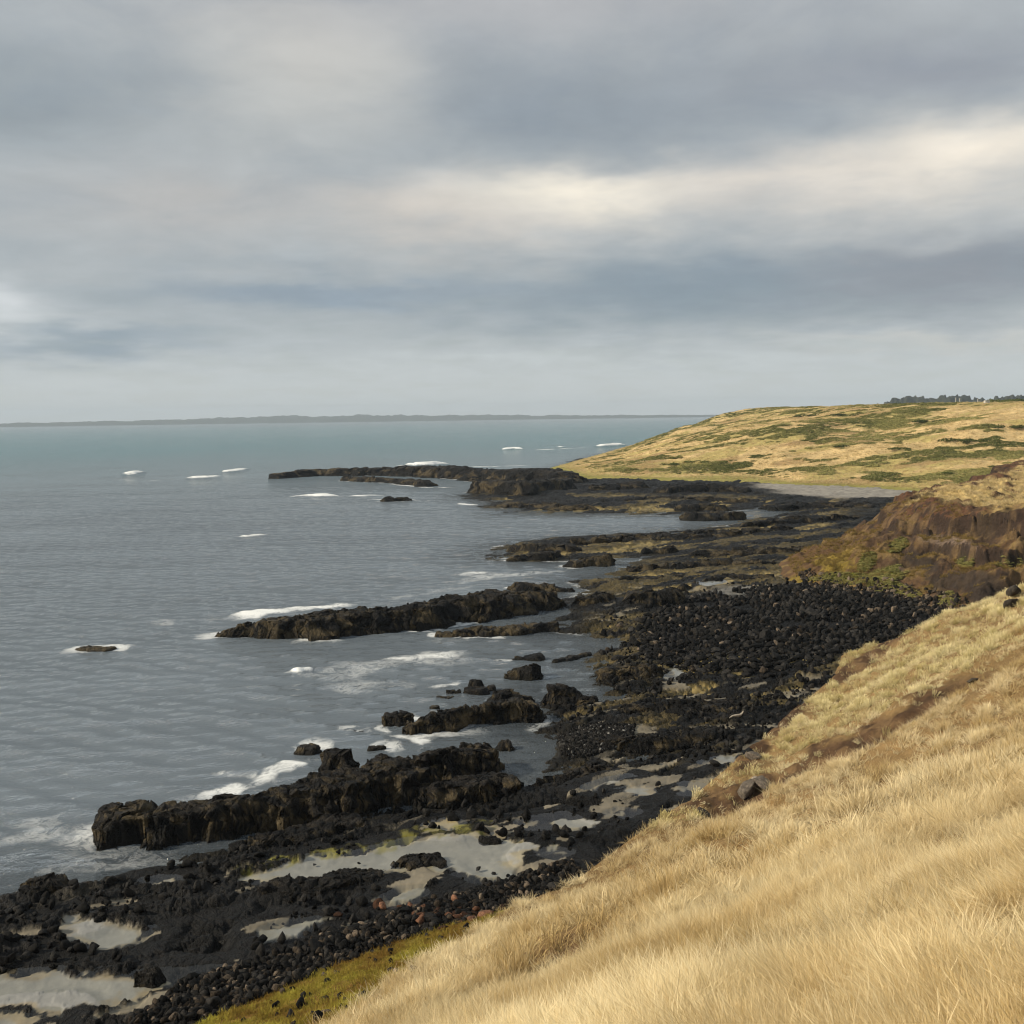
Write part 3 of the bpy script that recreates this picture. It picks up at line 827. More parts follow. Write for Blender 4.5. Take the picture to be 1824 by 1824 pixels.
# ------------------------------------------------------------------ plan of the rock outcrops: px, py of the foot, half width m, height m
OUT = [
    ('rock_ridge', 'long jagged black rock ridge nearest the camera, its blunt end standing in the sea', [(200, 1486, 1.35, 1.9), (330, 1478, 1.55, 1.9), (470, 1462, 1.7, 1.8), (600, 1434, 2.2, 2.0), (720, 1400, 2.8, 2.1), (845, 1366, 2.0, 1.9)], dict(tan=0.55, roof=0.25)),
    ('rock_ridge', 'shorter dark ridge with brown sides across the lagoon from the longest near ridge', [(735, 1300, 0.8, 1.0), (800, 1292, 1.5, 1.7), (890, 1280, 1.7, 1.9), (945, 1276, 1.1, 1.8)], dict(tan=0.7)),
    ('rock_ridge', 'massive dark sloping ridge with tan foot reaching left into the bay', [(392, 1130, 1.0, 0.9), (470, 1128, 2.0, 2.0), (600, 1124, 3.0, 2.6), (720, 1114, 3.2, 2.8), (850, 1090, 3.2, 2.5), (965, 1078, 2.6, 2.1)], dict(tan=0.75, roof=0.2)),
    ('rock_ledge', 'low tan streaked ledge along the foot of the massive sloping ridge', [(790, 1132, 1.2, 0.7), (880, 1126, 1.9, 0.95), (985, 1120, 1.4, 1.0)], dict(tan=1.0)),
    ('rock_outcrop', 'humped brown outcrop behind the inner end of the massive sloping ridge', [(925, 1048, 1.8, 1.2), (1012, 1050, 1.1, 0.7)], dict(tan=0.9)),
    ('rock_outcrop', 'boulder shaped knob on the crest of the nearest ridge', [(602, 1392, 0.95, 2.35)], dict(tan=0.2, shape=0.8)),
    ('rock_outcrop', 'rounded stack of boulders on the far flank of the lagoon ridge', [(900, 1248, 1.1, 1.2), (930, 1248, 0.8, 1.0)], dict(tan=0.5)),
    ('rock_outcrop', 'small round rock off the seaward tip of the lagoon ridge', [(708, 1286, 0.85, 1.0)], dict(tan=0.6, shape=0.8)),
    ('boulder', 'single black boulder standing in the still lagoon', [(903, 1327, 0.5, 0.7)], dict(tan=0.1, shape=0.8)),
    ('rock_outcrop', 'low ochre rock awash left of the nearest ridge crest knob', [(548, 1333, 0.85, 0.5)], dict(tan=1.0, shape=0.75)),
    ('boulder', 'tiny dark rock alone in open water left of the lagoon ridge', [(640, 1299, 0.34, 0.3)], dict(tan=0.2, shape=0.8)),
    ('boulder', 'flat dark rock awash just beyond the nearest ridge', [(660, 1328, 0.35, 0.28), (682, 1326, 0.3, 0.25)], dict(tan=0.2, shape=0.8)),
    ('rock_outcrop', 'isolated flat ochre rock far out in the bay', [(150, 1155, 0.8, 0.35), (193, 1156, 0.9, 0.4)], dict(tan=1.3, shape=0.8)),
    ('rock_outcrop', 'lumpy black rock in the middle of the inner cove water', [(915, 1200, 0.7, 0.6), (942, 1200, 1.3, 1.2)], dict(tan=0.5)),
    ('rock_outcrop', 'thin dark rock bar between lumpy cove rock and massive ridge', [(918, 1170, 0.55, 0.35), (955, 1169, 0.9, 0.6)], dict(tan=0.3)),
    ('rock_outcrop', 'slanting string of low black rocks in the cove shallows', [(990, 1175, 0.45, 0.35), (1020, 1168, 0.5, 0.4), (1050, 1162, 0.4, 0.4)], dict(tan=0.3)),
    ('rock_outcrop', 'broad brown sided rock at the edge of boulder beach and cove', [(1090, 1210, 1.7, 1.3), (1160, 1208, 1.8, 1.5)], dict(tan=0.8, roof=0.15)),
    ('rock_outcrop', 'dome of dark rock joining the platform beside the boulder stack', [(1000, 1248, 1.6, 1.5), (1042, 1250, 1.3, 1.1)], dict(tan=0.4)),
    ('boulder', 'largest of the wet black boulders heaped in cove water', [(850, 1232, 0.6, 0.65)], dict(tan=0.1, shape=0.85)),
    ('boulder', 'right hand wet black boulder beside the heap in cove water', [(872, 1224, 0.42, 0.55)], dict(tan=0.1, shape=0.85)),
    ('boulder', 'rear boulder topping the wet heap in cove water', [(848, 1219, 0.42, 0.7)], dict(tan=0.1, shape=0.85)),
    ('rock_outcrop', 'pale ochre slab awash left of the wet boulder heap', [(772, 1238, 0.7, 0.2), (800, 1238, 0.7, 0.25)], dict(tan=1.4)),
    ('boulder', 'black rock lying on the pale awash slab', [(808, 1233, 0.55, 0.5)], dict(tan=0.3, shape=0.8)),
    ('boulder', 'little dark stone in water before the awash slab', [(774, 1256, 0.3, 0.28)], dict(tan=0.1, shape=0.8)),
    ('rock_outcrop', 'big square dark block behind the boulder beach', [(1135, 1080, 1.8, 2.3), (1195, 1078, 1.7, 2.4)], dict(tan=0.3, shape=0.8, roof=0.12)),
    ('rock_outcrop', 'wedge of rock with lit tan flank and black upright end', [(1022, 1008, 1.5, 1.2), (1055, 1006, 1.7, 1.8), (1082, 1006, 1.3, 2.2)], dict(tan=1.0, roof=0.15)),
    ('rock_ledge', 'tan edged ledge pointing seaward behind the lit wedge rock', [(905, 980, 1.2, 1.0), (960, 982, 2.0, 1.3), (1010, 982, 2.2, 1.4)], dict(tan=0.9)),
    ('rock_ledge', 'lower dark rock in front of the tan seaward ledge', [(915, 995, 1.0, 0.8), (960, 995, 1.6, 1.1), (1000, 992, 1.2, 0.9)], dict(tan=0.7)),
    ('rock_ledge', 'long flat basalt shelf edging the far side of the bay inlet', [(1030, 968, 2.5, 1.1), (1150, 962, 3.5, 1.4), (1300, 954, 3.5, 1.5), (1400, 945, 3.0, 1.3)], dict(tan=0.6, roof=0.25)),
    ('rock_outcrop', 'small black blocks at the inner end of the tan ledge', [(1150, 984, 1.3, 1.0), (1190, 982, 1.4, 1.2)], dict(tan=0.4)),
    ('rock_ledge', 'broken dark shelf with tan hollows below the red cliff tongue', [(1240, 992, 2.0, 1.1), (1330, 990, 2.6, 1.4), (1430, 985, 2.2, 1.3)], dict(tan=0.7)),
    ('rock_outcrop', 'flat topped oblong block standing in the inlet water', [(1228, 924, 1.6, 1.5), (1310, 923, 1.7, 1.6)], dict(tan=0.7, shape=0.8, roof=0.1)),
    ('rock_outcrop', 'pale brown ledge immediately behind the oblong inlet block', [(1222, 908, 2.0, 1.5), (1290, 908, 2.2, 1.7)], dict(tan=0.8, roof=0.15)),
    ('rock_ledge', 'brown low shelf along the far side of the inlet mouth', [(900, 900, 3.0, 1.1), (980, 905, 4.0, 1.5), (1060, 908, 3.5, 1.6)], dict(tan=0.8)),
    ('rock_reef', 'long black reef running out to sea below the grassy headland', [(492, 851, 3.0, 2.2), (560, 846, 5.0, 3.2), (680, 845, 6.0, 4.0), (800, 848, 8.0, 4.4), (900, 856, 10, 4.6), (985, 862, 9.0, 5.0)], dict(tan=0.3, roof=0.18)),
    ('rock_outcrop', 'low front step of the long black reef beside white foam', [(615, 855, 2.4, 1.8), (690, 858, 3.6, 2.0), (760, 864, 4.0, 1.9)], dict(tan=0.3)),
    ('rock_outcrop', 'columnar black bluff at the landward end of the long reef', [(860, 876, 4.0, 4.2), (930, 882, 4.5, 4.6), (1000, 872, 5.0, 4.0)], dict(tan=0.5, roof=0.12, shape=0.75)),
    ('rock_outcrop', 'small flat rock in surf off the long black reef', [(690, 891, 1.8, 1.0), (728, 890, 1.6, 0.8)], dict(tan=0.7)),
    ('rock_outcrop', 'left hand black mound at the edge of the grassy headland', [(1055, 876, 4.5, 2.4), (1130, 874, 5.5, 3.0)], dict(tan=0.2)),
    ('rock_outcrop', 'right hand black mound before the grey pebble beach', [(1190, 880, 4.5, 2.8), (1240, 879, 5.5, 3.2), (1310, 880, 4.0, 2.4)], dict(tan=0.2)),
    ('rock_ledge', 'dark bench between the grey pebble beach and the inlet', [(1380, 905, 4.0, 1.2), (1480, 905, 5.0, 1.6), (1580, 905, 4.5, 1.4)], dict(tan=0.4)),
    ('rock_outcrop', 'black rocks at the foot of the far headland point with surf behind', [(1120, 799, 5, 1.6), (1160, 795, 6, 2.0), (1200, 790, 7, 2.6)], dict(tan=0.2)),
    ('rock_outcrop', 'dark wet slab rising from the shelf in front of the big pool', [(730, 1548, 1.1, 0.9), (770, 1545, 1.0, 1.05), (790, 1553, 0.7, 0.8)], dict(tan=0.1)),
    ('rock_outcrop', 'black island rock inside the far end of the big pool', [(855, 1508, 0.5, 0.75), (890, 1511, 0.5, 0.8)], dict(tan=0.1)),
    ('rock_outcrop', 'pointed black rock where the near shelf meets the sea', [(70, 1594, 1.0, 1.25), (100, 1594, 0.8, 1.35)], dict(tan=0.2)),
    ('rock_outcrop', 'rough dark mass of rock beyond the inner end of the nearest ridge', [(780, 1425, 1.6, 1.2), (860, 1412, 1.8, 1.3), (900, 1405, 1.4, 1.1)], dict(tan=0.35)),
    ('rock_ledge', 'low black ledge at the seaward edge of the lower shelf', [(420, 1515, 0.9, 0.8), (520, 1495, 1.1, 0.9), (620, 1475, 1.2, 0.9)], dict(tan=0.15)),
    ('rock_ledge', 'thick dark ledge between the big pool and the lower puddles', [(470, 1600, 1.0, 0.9), (560, 1590, 1.3, 1.0), (660, 1575, 1.0, 0.9)], dict(tan=0.1)),
    ('rock_outcrop', 'upright black block at the right edge of the large sandy pool', [(262, 1768, 0.55, 1.15)], dict(tan=0.1, shape=0.8)),
    ('rock_ledge', 'uneven black bench above the small pools below the grass slope', [(1080, 1330, 1.2, 0.9), (1180, 1325, 1.6, 1.1), (1280, 1320, 1.3, 1.0)], dict(tan=0.3)),
    ('rock_ledge', 'brown and black bench running from the dome rock toward the slope', [(1110, 1268, 1.4, 0.95), (1210, 1272, 1.8, 1.15), (1320, 1262, 1.6, 1.0)], dict(tan=0.5)),
    ('rock_ledge', 'tan topped ledge between the lit wedge rock and the square dark block', [(1060, 1042, 1.2, 0.8), (1130, 1036, 1.6, 1.0), (1210, 1032, 1.2, 0.9)], dict(tan=1.0)),
    ('rock_ledge', 'dark shelf beside the narrow channel left of the square block', [(1035, 1076, 1.2, 1.2), (1080, 1072, 1.6, 1.5)], dict(tan=0.5)),
    ('rock_ledge', 'long thin ledge running from the wedge rock toward the cliff tongue', [(1130, 1016, 1.3, 1.0), (1250, 1010, 1.8, 1.3), (1370, 1008, 1.5, 1.1)], dict(tan=0.9)),
    ('rock_ledge', 'dark ledge on the far shelf right of the oblong inlet block', [(1330, 938, 2.0, 1.3), (1420, 932, 2.5, 1.7), (1520, 926, 2.0, 1.4)], dict(tan=0.5)),
    ('rock_ledge', 'broad black ledge on the far flat left of the pebble beach', [(1120, 896, 3.0, 1.6), (1200, 894, 4.0, 1.9), (1330, 895, 3.0, 1.6)], dict(tan=0.5)),
    ('rock_ledge', 'brown rubbly ledge at the seaward edge of the boulder beach', [(1128, 1128, 1.0, 0.9), (1150, 1155, 1.2, 1.1)], dict(tan=0.7)),
    ('rock_ledge', 'black bench below the thin ledge and behind the grey pebble patch', [(1190, 1060, 1.0, 0.9), (1290, 1034, 1.5, 1.2), (1370, 1032, 1.3, 1.0)], dict(tan=0.5)),
    ('rock_ledge', 'wet black ledge right of the lagoon', [(1000, 1392, 1.0, 0.9), (1060, 1378, 1.2, 1.0), (950, 1402, 0.9, 0.8)], dict(tan=0.2)),
]

# ------------------------------------------------------------------ sea
FOAM = [  # polyline (px), half width m, strength, crest height m
    ([(405, 1101), (470, 1092), (560, 1084), (640, 1078)], 1.5, 1.15, 0.1), ([(640, 1078), (760, 1056), (880, 1036)], 1.2, 0.5, 0),
    ([(250, 1112), (330, 1106), (420, 1098)], 1.6, 0.62, 0), ([(515, 1196), (540, 1193), (562, 1188)], 0.9, 1.5, 0.35),
    ([(510, 1205), (600, 1195), (700, 1180), (850, 1165)], 2.6, 0.62, 0), ([(560, 1215), (700, 1220), (760, 1214)], 2.4, 0.58, 0), ([(640, 1178), (760, 1170), (845, 1163)], 1.0, 0.9, 0),
    ([(365, 1375), (420, 1378), (500, 1385)], 1.5, 0.95, 0), ([(440, 1400), (520, 1366), (540, 1356)], 0.9, 1.2, 0.1), ([(330, 1420), (400, 1405), (450, 1398)], 0.8, 1.1, 0),
    ([(-40, 1510), (60, 1490), (160, 1470)], 1.6, 0.72, 0), ([(-20, 1470), (80, 1462), (150, 1452)], 0.9, 0.5, 0), ([(150, 1475), (165, 1500), (180, 1520)], 0.8, 0.9, 0), ([(20, 1560), (120, 1545), (180, 1530)], 0.8, 0.55, 0),
    ([(325, 852), (360, 851), (398, 848)], 2.6, 1.4, 0.7), ([(398, 841), (420, 839), (442, 834)], 2.2, 1.25, 0.7), ([(228, 846), (238, 843), (248, 841)], 2.0, 1.3, 0.9),
    ([(180, 853), (260, 857), (330, 853), (475, 846)], 1.4, 0.62, 0), ([(330, 842), (350, 841)], 1.2, 0.9, 0.1),
    ([(515, 885), (560, 883), (610, 884)], 3.0, 1.5, 0.6), ([(610, 884), (660, 882), (690, 883)], 2.0, 1.1, 0.1), ([(640, 889), (700, 890)], 1.2, 1.0, 0),
    ([(705, 830), (760, 829), (800, 826)], 3.4, 1.6, 1.6), ([(700, 833), (880, 831), (960, 828)], 1.8, 1.0, 0),
    ([(420, 957), (450, 955), (485, 953)], 0.9, 1.15, 0.2), ([(800, 1028), (840, 1024), (880, 1020)], 1.2, 0.9, 0.1), ([(780, 1040), (850, 1030), (960, 1020), (1040, 1016)], 1.6, 0.62, 0),
    ([(895, 801), (915, 799), (930, 800)], 3.5, 1.5, 1.1), ([(930, 803), (1000, 799), (1060, 797)], 3.0, 1.15, 0), ([(985, 797), (1010, 796)], 3, 1.4, 0.8), ([(1060, 796), (1090, 794), (1108, 792)], 3.5, 1.5, 1.6), ([(1120, 790), (1180, 786)], 3, 1.1, 0.2),
    ([(800, 895), (830, 898), (860, 900)], 1.2, 0.95, 0), ([(740, 893), (790, 890)], 1.2, 0.8, 0), ([(690, 862), (760, 868), (820, 868)], 1.5, 0.95, 0), ([(880, 938), (930, 940)], 1.0, 0.7, 0), ([(860, 998), (960, 996), (1010, 992)], 1.0, 1.05, 0), ([(950, 1000), (1010, 1001)], 0.9, 0.9, 0),
    ([(760, 1226), (790, 1220), (830, 1211)], 0.6, 1.0, 0), ([(690, 1310), (740, 1318), (770, 1325)], 0.6, 1.2, 0), ([(690, 1290), (680, 1300), (700, 1312)], 0.5, 0.9, 0), ([(130, 1150), (200, 1160)], 1.0, 0.55, 0), ([(520, 1330), (575, 1320)], 0.5, 0.5, 0)]
X, Y, R = polar(30, 9000, 0.0042, -38, 34, 0.085)
sL = np.full(X.shape, -50.0)
nearm = R < 900
sL[nearm] = psd(LAND, X[nearm], Y[nearm])
zs = np.zeros(X.shape)
wave_fade = np.clip(1.5 - R / 260, 0, 1)
for i, (lam, ang, amp) in enumerate([(9, 80, 0.045), (5.5, 60, 0.040), (6.4, 105, 0.035), (3.1, 85, 0.032), (2.1, 60, 0.026), (1.6, 100, 0.018), (22, 95, 0.10)]):
    a = math.radians(ang); ph = (X * math.cos(a) + Y * math.sin(a)) / lam * 2 * math.pi + 2.6 * fbm(X / (3 * lam), Y / (3 * lam), 2, i)
    zs += amp * np.sin(ph) * (0.4 + 1.2 * vn(X / (2.5 * lam), Y / (2.5 * lam), i))
zs *= wave_fade * (1 - 0.75 * sst(sL, -6, 0))
foam = np.zeros(X.shape)
for line, wd, st, cr in FOAM:
    L = gps(line, 0)
    lo = L.min(0) - 14 - 4 * wd; hi = L.max(0) + 14 + 4 * wd
    sel = (X > lo[0]) & (X < hi[0]) & (Y > lo[1]) & (Y < hi[1])
    if not sel.any(): continue
    xs, ys = X[sel], Y[sel]
    d, t = lsd(L, xs, ys)
    d = d + (fbm(xs / (1.6 * wd), ys / (1.6 * wd), 4, 3) - 0.5) * 2.2 * wd + (fbm(xs / 6, ys / 6, 3, 5) - 0.5) * 1.2 * wd
    e = np.minimum(t, len(L) - 1 - t)
    end = sst(e, -0.05, 0.6)
    d = d / (0.35 + 0.65 * end)
    st = st if cr > 0.3 else st * 0.80
    st = st * (0.72 + 0.56 * fbm(xs / (2.2 * wd), ys / (2.2 * wd), 3, 7))
    f = st * (1 - sst(d, 0.25 * wd, 1.5 * wd)) * (0.35 + 0.65 * end)
    foam[sel] = np.maximum(foam[sel], f)
    if cr: zs[sel] += cr * np.exp(-(np.maximum(d, 0) / (0.9 * wd)) ** 2) * end
for nm_, lab_, line_, kw_ in OUT:                       # wash round every rock that stands in the sea
    L = np.array([[*gp(p[0], p[1], 0.1), p[2]] for p in line_])
    if len(L) == 1: L = np.vstack([L, L + [0.3, 0, 0]])
    lo = L[:, :2].min(0) - 9; hi = L[:, :2].max(0) + 9
    sel = (X > lo[0]) & (X < hi[0]) & (Y > lo[1]) & (Y < hi[1])
    if not sel.any(): continue
    xs, ys = X[sel], Y[sel]
    d, t = lsd(L, xs, ys)
    i_ = np.clip(t.astype(int), 0, len(L) - 2)
    e = d - lerp(L[i_, 2], L[i_ + 1, 2], t - i_)
    wn = fbm(xs / 2.6, ys / 2.6, 4, 4) + 0.35 * (fbm(xs / 9, ys / 9, 2, 6) - 0.5)
    reach = 0.5 + 2.6 * sst(wn, 0.42, 0.75)
    foam[sel] = np.maximum(foam[sel], (0.30 + 0.42 * sst(-sL[sel], 2, 8)) * sst(wn, 0.40, 0.62) * (1 - sst(e, 0.2, reach)))
foam = np.maximum(foam, 0.55 * np.exp(-((sL + 0.6) / 0.9) ** 2) * sst(fbm(X / 7, Y / 7, 3, 2), 0.5, 0.66) * (R < 420))
foam = np.maximum(foam, 0.42 * sst(fbm(X / 16, Y / 5, 4, 6), 0.60, 0.74) * (R < 130) * sst(sL, -26, -3))
teal = sst(R, 170, 950) * (1 - 0.55 * sst(R, 1500, 6000))
teal = np.clip(teal * (0.75 + 0.5 * fbm(X / 180, Y / 420, 3, 2)), 0, 1)
deep = sst(-sL, 0.0, 5.0) * 0.35 + 0.65 * sst(-sL, 2, 14)
deep = np.where(sL > 0, 0.4, 0.4 + 0.6 * deep)
keep = ((sL[:-1, :-1] < 7) | (sL[1:, 1:] < 7))
V = np.stack([X, Y, zs], -1).reshape(-1, 3)
v2, q2, f2_, t2, d2 = compact(V, grid_quads(*X.shape, keep), foam.ravel(), teal.ravel(), deep.ravel())
setprops(link('sea', make_mesh('sea', v2, q2, M_SEA, None, dict(foam=f2_, teal=t2, deep=d2))), kind='structure')
# the sea floor under the shallows
sb = make_mesh('seabed', [(-300, 10, -1.6), (300, 10, -1.6), (900, 1200, -1.6), (-900, 1200, -1.6)], [(0, 1, 2, 3)], M_ROCK, np.array([(0.03, 0.032, 0.028)] * 4))
setprops(link('seabed', sb), kind='structure')

# ------------------------------------------------------------------ near hillside
X, Y, R = polar(1.5, 110, 0.0060, -70, 70, 0.16)
Z, S = hill_z(X, Y)
gx = fbm(X / 1.3, Y / 1.3, 4, 3)
col = np.array([0.22, 0.145, 0.065]) * (0.6 + 0.8 * gx)[..., None]
BARE = bare_gully(X, Y, gx)
moss = moss_mask(X, Y)


def bare_px(x, y, z):
    """eroded patches along the seaward rim of the slope"""
    px, py = to_px(x, y, z)
    out = np.zeros(x.shape)
    for cx, cy, sx, sy, ang in [(1530, 1185, 75, 14, -32), (1395, 1280, 60, 22, -38), (1340, 1345, 45, 20, -45), (1640, 1100, 50, 9, -30), (1340, 1408, 55, 20, -30), (1290, 1440, 45, 13, -35), (1590, 1140, 60, 8, -32)]:
        a = math.radians(ang); ux = (px - cx) * math.cos(a) + (py - cy) * math.sin(a); uy = -(px - cx) * math.sin(a) + (py - cy) * math.cos(a)
        out = np.maximum(out, np.exp(-((ux / sx) ** 2 + (uy / sy) ** 2)))
    return out


RIM = sst(bare_px(X, Y, Z) + (gx - 0.5) * 0.5, 0.35, 0.6)
BARE = np.maximum(BARE, RIM)
earth = np.array([0.080, 0.047, 0.026]) * (0.35 + 1.3 * fbm(X / 0.6, Y / 0.6, 4, 6))[..., None]
earth = lerpc(earth, (0.16, 0.10, 0.05), sst(fbm(X / 0.9, Y / 0.9, 4, 2), 0.55, 0.66))
Z = Z + BARE * (fbm(X / 0.7, Y / 0.7, 4, 7) - 0.5) * 0.7
col = lerpc(col, earth, BARE)
mg = fbm(X / 1.6, Y / 1.6, 4, 1)
mcol = lerpc(np.broadcast_to(np.array([0.20, 0.155, 0.030]), col.shape), (0.17, 0.09, 0.03), sst(mg, 0.52, 0.66))
mcol = lerpc(mcol, (0.30, 0.29, 0.045), sst(fbm(X / 1.1, Y / 1.1, 4, 4), 0.55, 0.68) * (1 - sst(S, 0.8, 2.6)))
col = lerpc(col, mcol, moss)
keep = (S[:-1, :-1] > -1.2)
v2, q2, c2 = compact(np.stack([X, Y, Z], -1).reshape(-1, 3), grid_quads(*X.shape, keep), col.reshape(-1, 3))
setprops(link('hillside', make_mesh('hillside', v2, q2, M_SLOPE, c2)), kind='structure')

# ------------------------------------------------------------------ cove cliff
X, Y, R = polar(84, 330, 0.0016, 9, 38, 0.055)
Z, S = cliff_z(X, Y)
DZr = np.gradient(Z, axis=0) / np.maximum(np.gradient(R, axis=0), 1e-6)
DZa = np.gradient(Z, axis=1) / (R * math.radians(0.055))
steep = np.hypot(DZr, DZa)
n1 = fbm(X / 3, Y / 3, 4, 1); n2 = fbm(X / 1.2, Y / 1.2, 4, 5); n3 = fbm(X / 5, Y / 5, 3, 7)
col = np.broadcast_to(np.array([0.11, 0.065, 0.033]), X.shape + (3,)).copy()
col = lerpc(col, (0.20, 0.135, 0.055), sst(n1 * 0.5 + n2 * 0.5, 0.48, 0.62))
red = sst(S, 10.5, 13) * (1 - sst(S + (n1 - 0.5) * 6, 14, 18)) * sst(X, 40, 48)
col = lerpc(col, (0.120, 0.060, 0.034), red * sst(n3, 0.30, 0.5))
gold = sst(S + (n1 - 0.5) * 6, 14.5, 18.5) * sst(n1, 0.25, 0.42)
col = lerpc(col, (0.50, 0.37, 0.16), gold)
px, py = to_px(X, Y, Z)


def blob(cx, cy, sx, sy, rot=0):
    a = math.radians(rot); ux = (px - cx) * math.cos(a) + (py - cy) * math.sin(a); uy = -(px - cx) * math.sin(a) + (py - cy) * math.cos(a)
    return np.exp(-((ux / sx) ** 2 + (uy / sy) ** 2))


CL_GREEN = np.zeros(X.shape)
for b in [(1500, 1030, 60, 12, 0), (1575, 1030, 42, 24, -30), (1545, 1000, 25, 14, -35), (1600, 970, 22, 14, -20), (1600, 1045, 40, 12, 20), (1690, 1065, 18, 16, 30), (1720, 1000, 20, 12, 0), (1800, 1000, 30, 12, 0)]:
    CL_GREEN = np.maximum(CL_GREEN, blob(*b))
og = np.maximum(blob(1490, 1005, 55, 26), blob(1440, 1030, 60, 9))
col = lerpc(col, (0.20, 0.145, 0.030), sst(og * 0.7 + (n2 - 0.5) * 1.1 + (n1 - 0.5) * 0.6, 0.3, 0.6))
col = lerpc(col, (0.19, 0.14, 0.11), 0.8 * sst(np.maximum(blob(1690, 965, 65, 14, 12), blob(1600, 1020, 14, 18, 0)) + (n2 - 0.5) * 0.5, 0.4, 0.65))
col = lerpc(col, (0.14, 0.15, 0.025), sst(CL_GREEN + (n2 - 0.5) * 0.7, 0.42, 0.62))
rock = np.maximum(sst(steep, 0.7, 1.2), 0.75 * sst(fbm(X / 2.2, Y / 2.2, 4, 2), 0.52, 0.62)) * sst(X, 38, 45) * (1 - sst(S, 15, 20))
rcol = lerpc(np.broadcast_to(np.array([0.035, 0.025, 0.02]), col.shape), (0.13, 0.085, 0.045), sst(n2, 0.5, 0.66))
col = lerpc(col, rcol, rock * 0.9)
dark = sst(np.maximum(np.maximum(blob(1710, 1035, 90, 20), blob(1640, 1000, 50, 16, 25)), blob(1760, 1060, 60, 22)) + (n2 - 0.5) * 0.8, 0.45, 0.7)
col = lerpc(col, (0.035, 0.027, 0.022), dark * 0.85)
col = lerpc(col, (0.11, 0.075, 0.05), (1 - sst(S + (n2 - 0.5) * 3, 0.3, 1.8)) * sst(X, 36, 42))
keep = (S[:-1, :-1] > -1.5)
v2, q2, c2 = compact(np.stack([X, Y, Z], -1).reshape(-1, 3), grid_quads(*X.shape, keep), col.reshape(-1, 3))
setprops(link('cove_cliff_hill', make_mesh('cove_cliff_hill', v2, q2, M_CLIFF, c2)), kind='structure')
CL_PTS = (X, Y, Z, S, CL_GREEN, n2, rock, gold)

# ------------------------------------------------------------------ headland
X, Y, R = polar(205, 1500, 0.0032, -2, 38, 0.058)
Z, S = head_z(X, Y)


def green_mask(x, y, s):
    g = fbm((x + 0.5 * y) / 30, y / 15, 3, 1) * 0.45 + fbm((x + 0.6 * y) / 8, y / 5, 3, 5) * 0.55
    return sst(g, 0.485, 0.55) * sst(s, 6, 18) * (1 - 0.5 * sst(s, 170, 260))


GM = green_mask(X, Y, S)
n1 = fbm(X / 16, Y / 9, 4, 3); n2 = fbm(X / 5, Y / 4, 3, 6)
col = np.array([0.60, 0.44, 0.215]) * (0.72 + 0.55 * n2)[..., None]
col = lerpc(col, (0.36, 0.31, 0.10), sst(n1, 0.5, 0.62) * 0.7)
col = lerpc(col, (0.30, 0.19, 0.09), sst(fbm(X / 22, Y / 12, 3, 7), 0.60, 0.70) * 0.7)
col = lerpc(col, (0.19, 0.185, 0.06), GM * 0.75)
col = lerpc(col, (0.20, 0.20, 0.05), (1 - sst(S + (n1 - 0.5) * 10, 2, 7)) * 0.8)
keep = (S[:-1, :-1] > -4) & (S[:-1, :-1] < 420)
v2, q2, c2 = compact(np.stack([X, Y, Z], -1).reshape(-1, 3), grid_quads(*X.shape, keep), col.reshape(-1, 3))
setprops(link('headland', make_mesh('headland', v2, q2, M_HEAD, c2)), kind='structure')

# ------------------------------------------------------------------ far shore and the wooded rise behind the headland
def ridge_land(name, prof, dist, thick, colr, nscale):
    """a long low landmass: prof = [(px, height in px above its own waterline)]"""
    pxs = np.linspace(prof[0][0], prof[-1][0], 900)
    hpx = np.interp(pxs, [p[0] for p in prof], [p[1] for p in prof])
    a = np.arctan((pxs - 912) / FPX)
    rr = np.linspace(0, 1, 14)
    A, T_ = np.meshgrid(a, rr, indexing='ij')
    Rr = dist + thick * T_
    H = (hpx * dist / FPX)[:, None]
    bump = 0.55 + 0.75 * fbm(A * nscale, T_ * 3, 4, 2)
    fine = 0.86 + 0.28 * vn(A * nscale * 9, T_ * 12, 4)
    Zz = -2 + (0.8 if dist > 5000 else 0.96) * (H + 2) * np.sin(np.clip(T_ * 1.6, 0, 1) * math.pi / 2) ** 0.6 * bump * fine
    V = np.stack([Rr * np.sin(A), Rr * np.cos(A), Zz], -1).reshape(-1, 3)
    cc = np.array(colr) * (0.7 + 0.6 * fbm(A * nscale * 3, T_ * 6, 3, 1))[..., None]
    o = link(name, make_mesh(name, V, grid_quads(*A.shape), M_FARHILL, cc.reshape(-1, 3)))
    return setprops(o, kind='structure')


ridge_land('far_shore', [(-250, 6), (0, 7), (150, 8), (300, 11), (450, 13), (600, 14), (800, 12), (1000, 8), (1200, 5), (1300, 4), (1500, 4), (1800, 4)], 8200, 500, (0.05, 0.06, 0.045), 60)
WOOD = [(1400, 17), (1440, 22), (1500, 25), (1560, 29), (1590, 36), (1620, 41), (1700, 43), (1800, 42), (2000, 43), (2300, 45)]
ridge_land('wooded_hill', WOOD, 1900, 250, (0.035, 0.040, 0.028), 55)

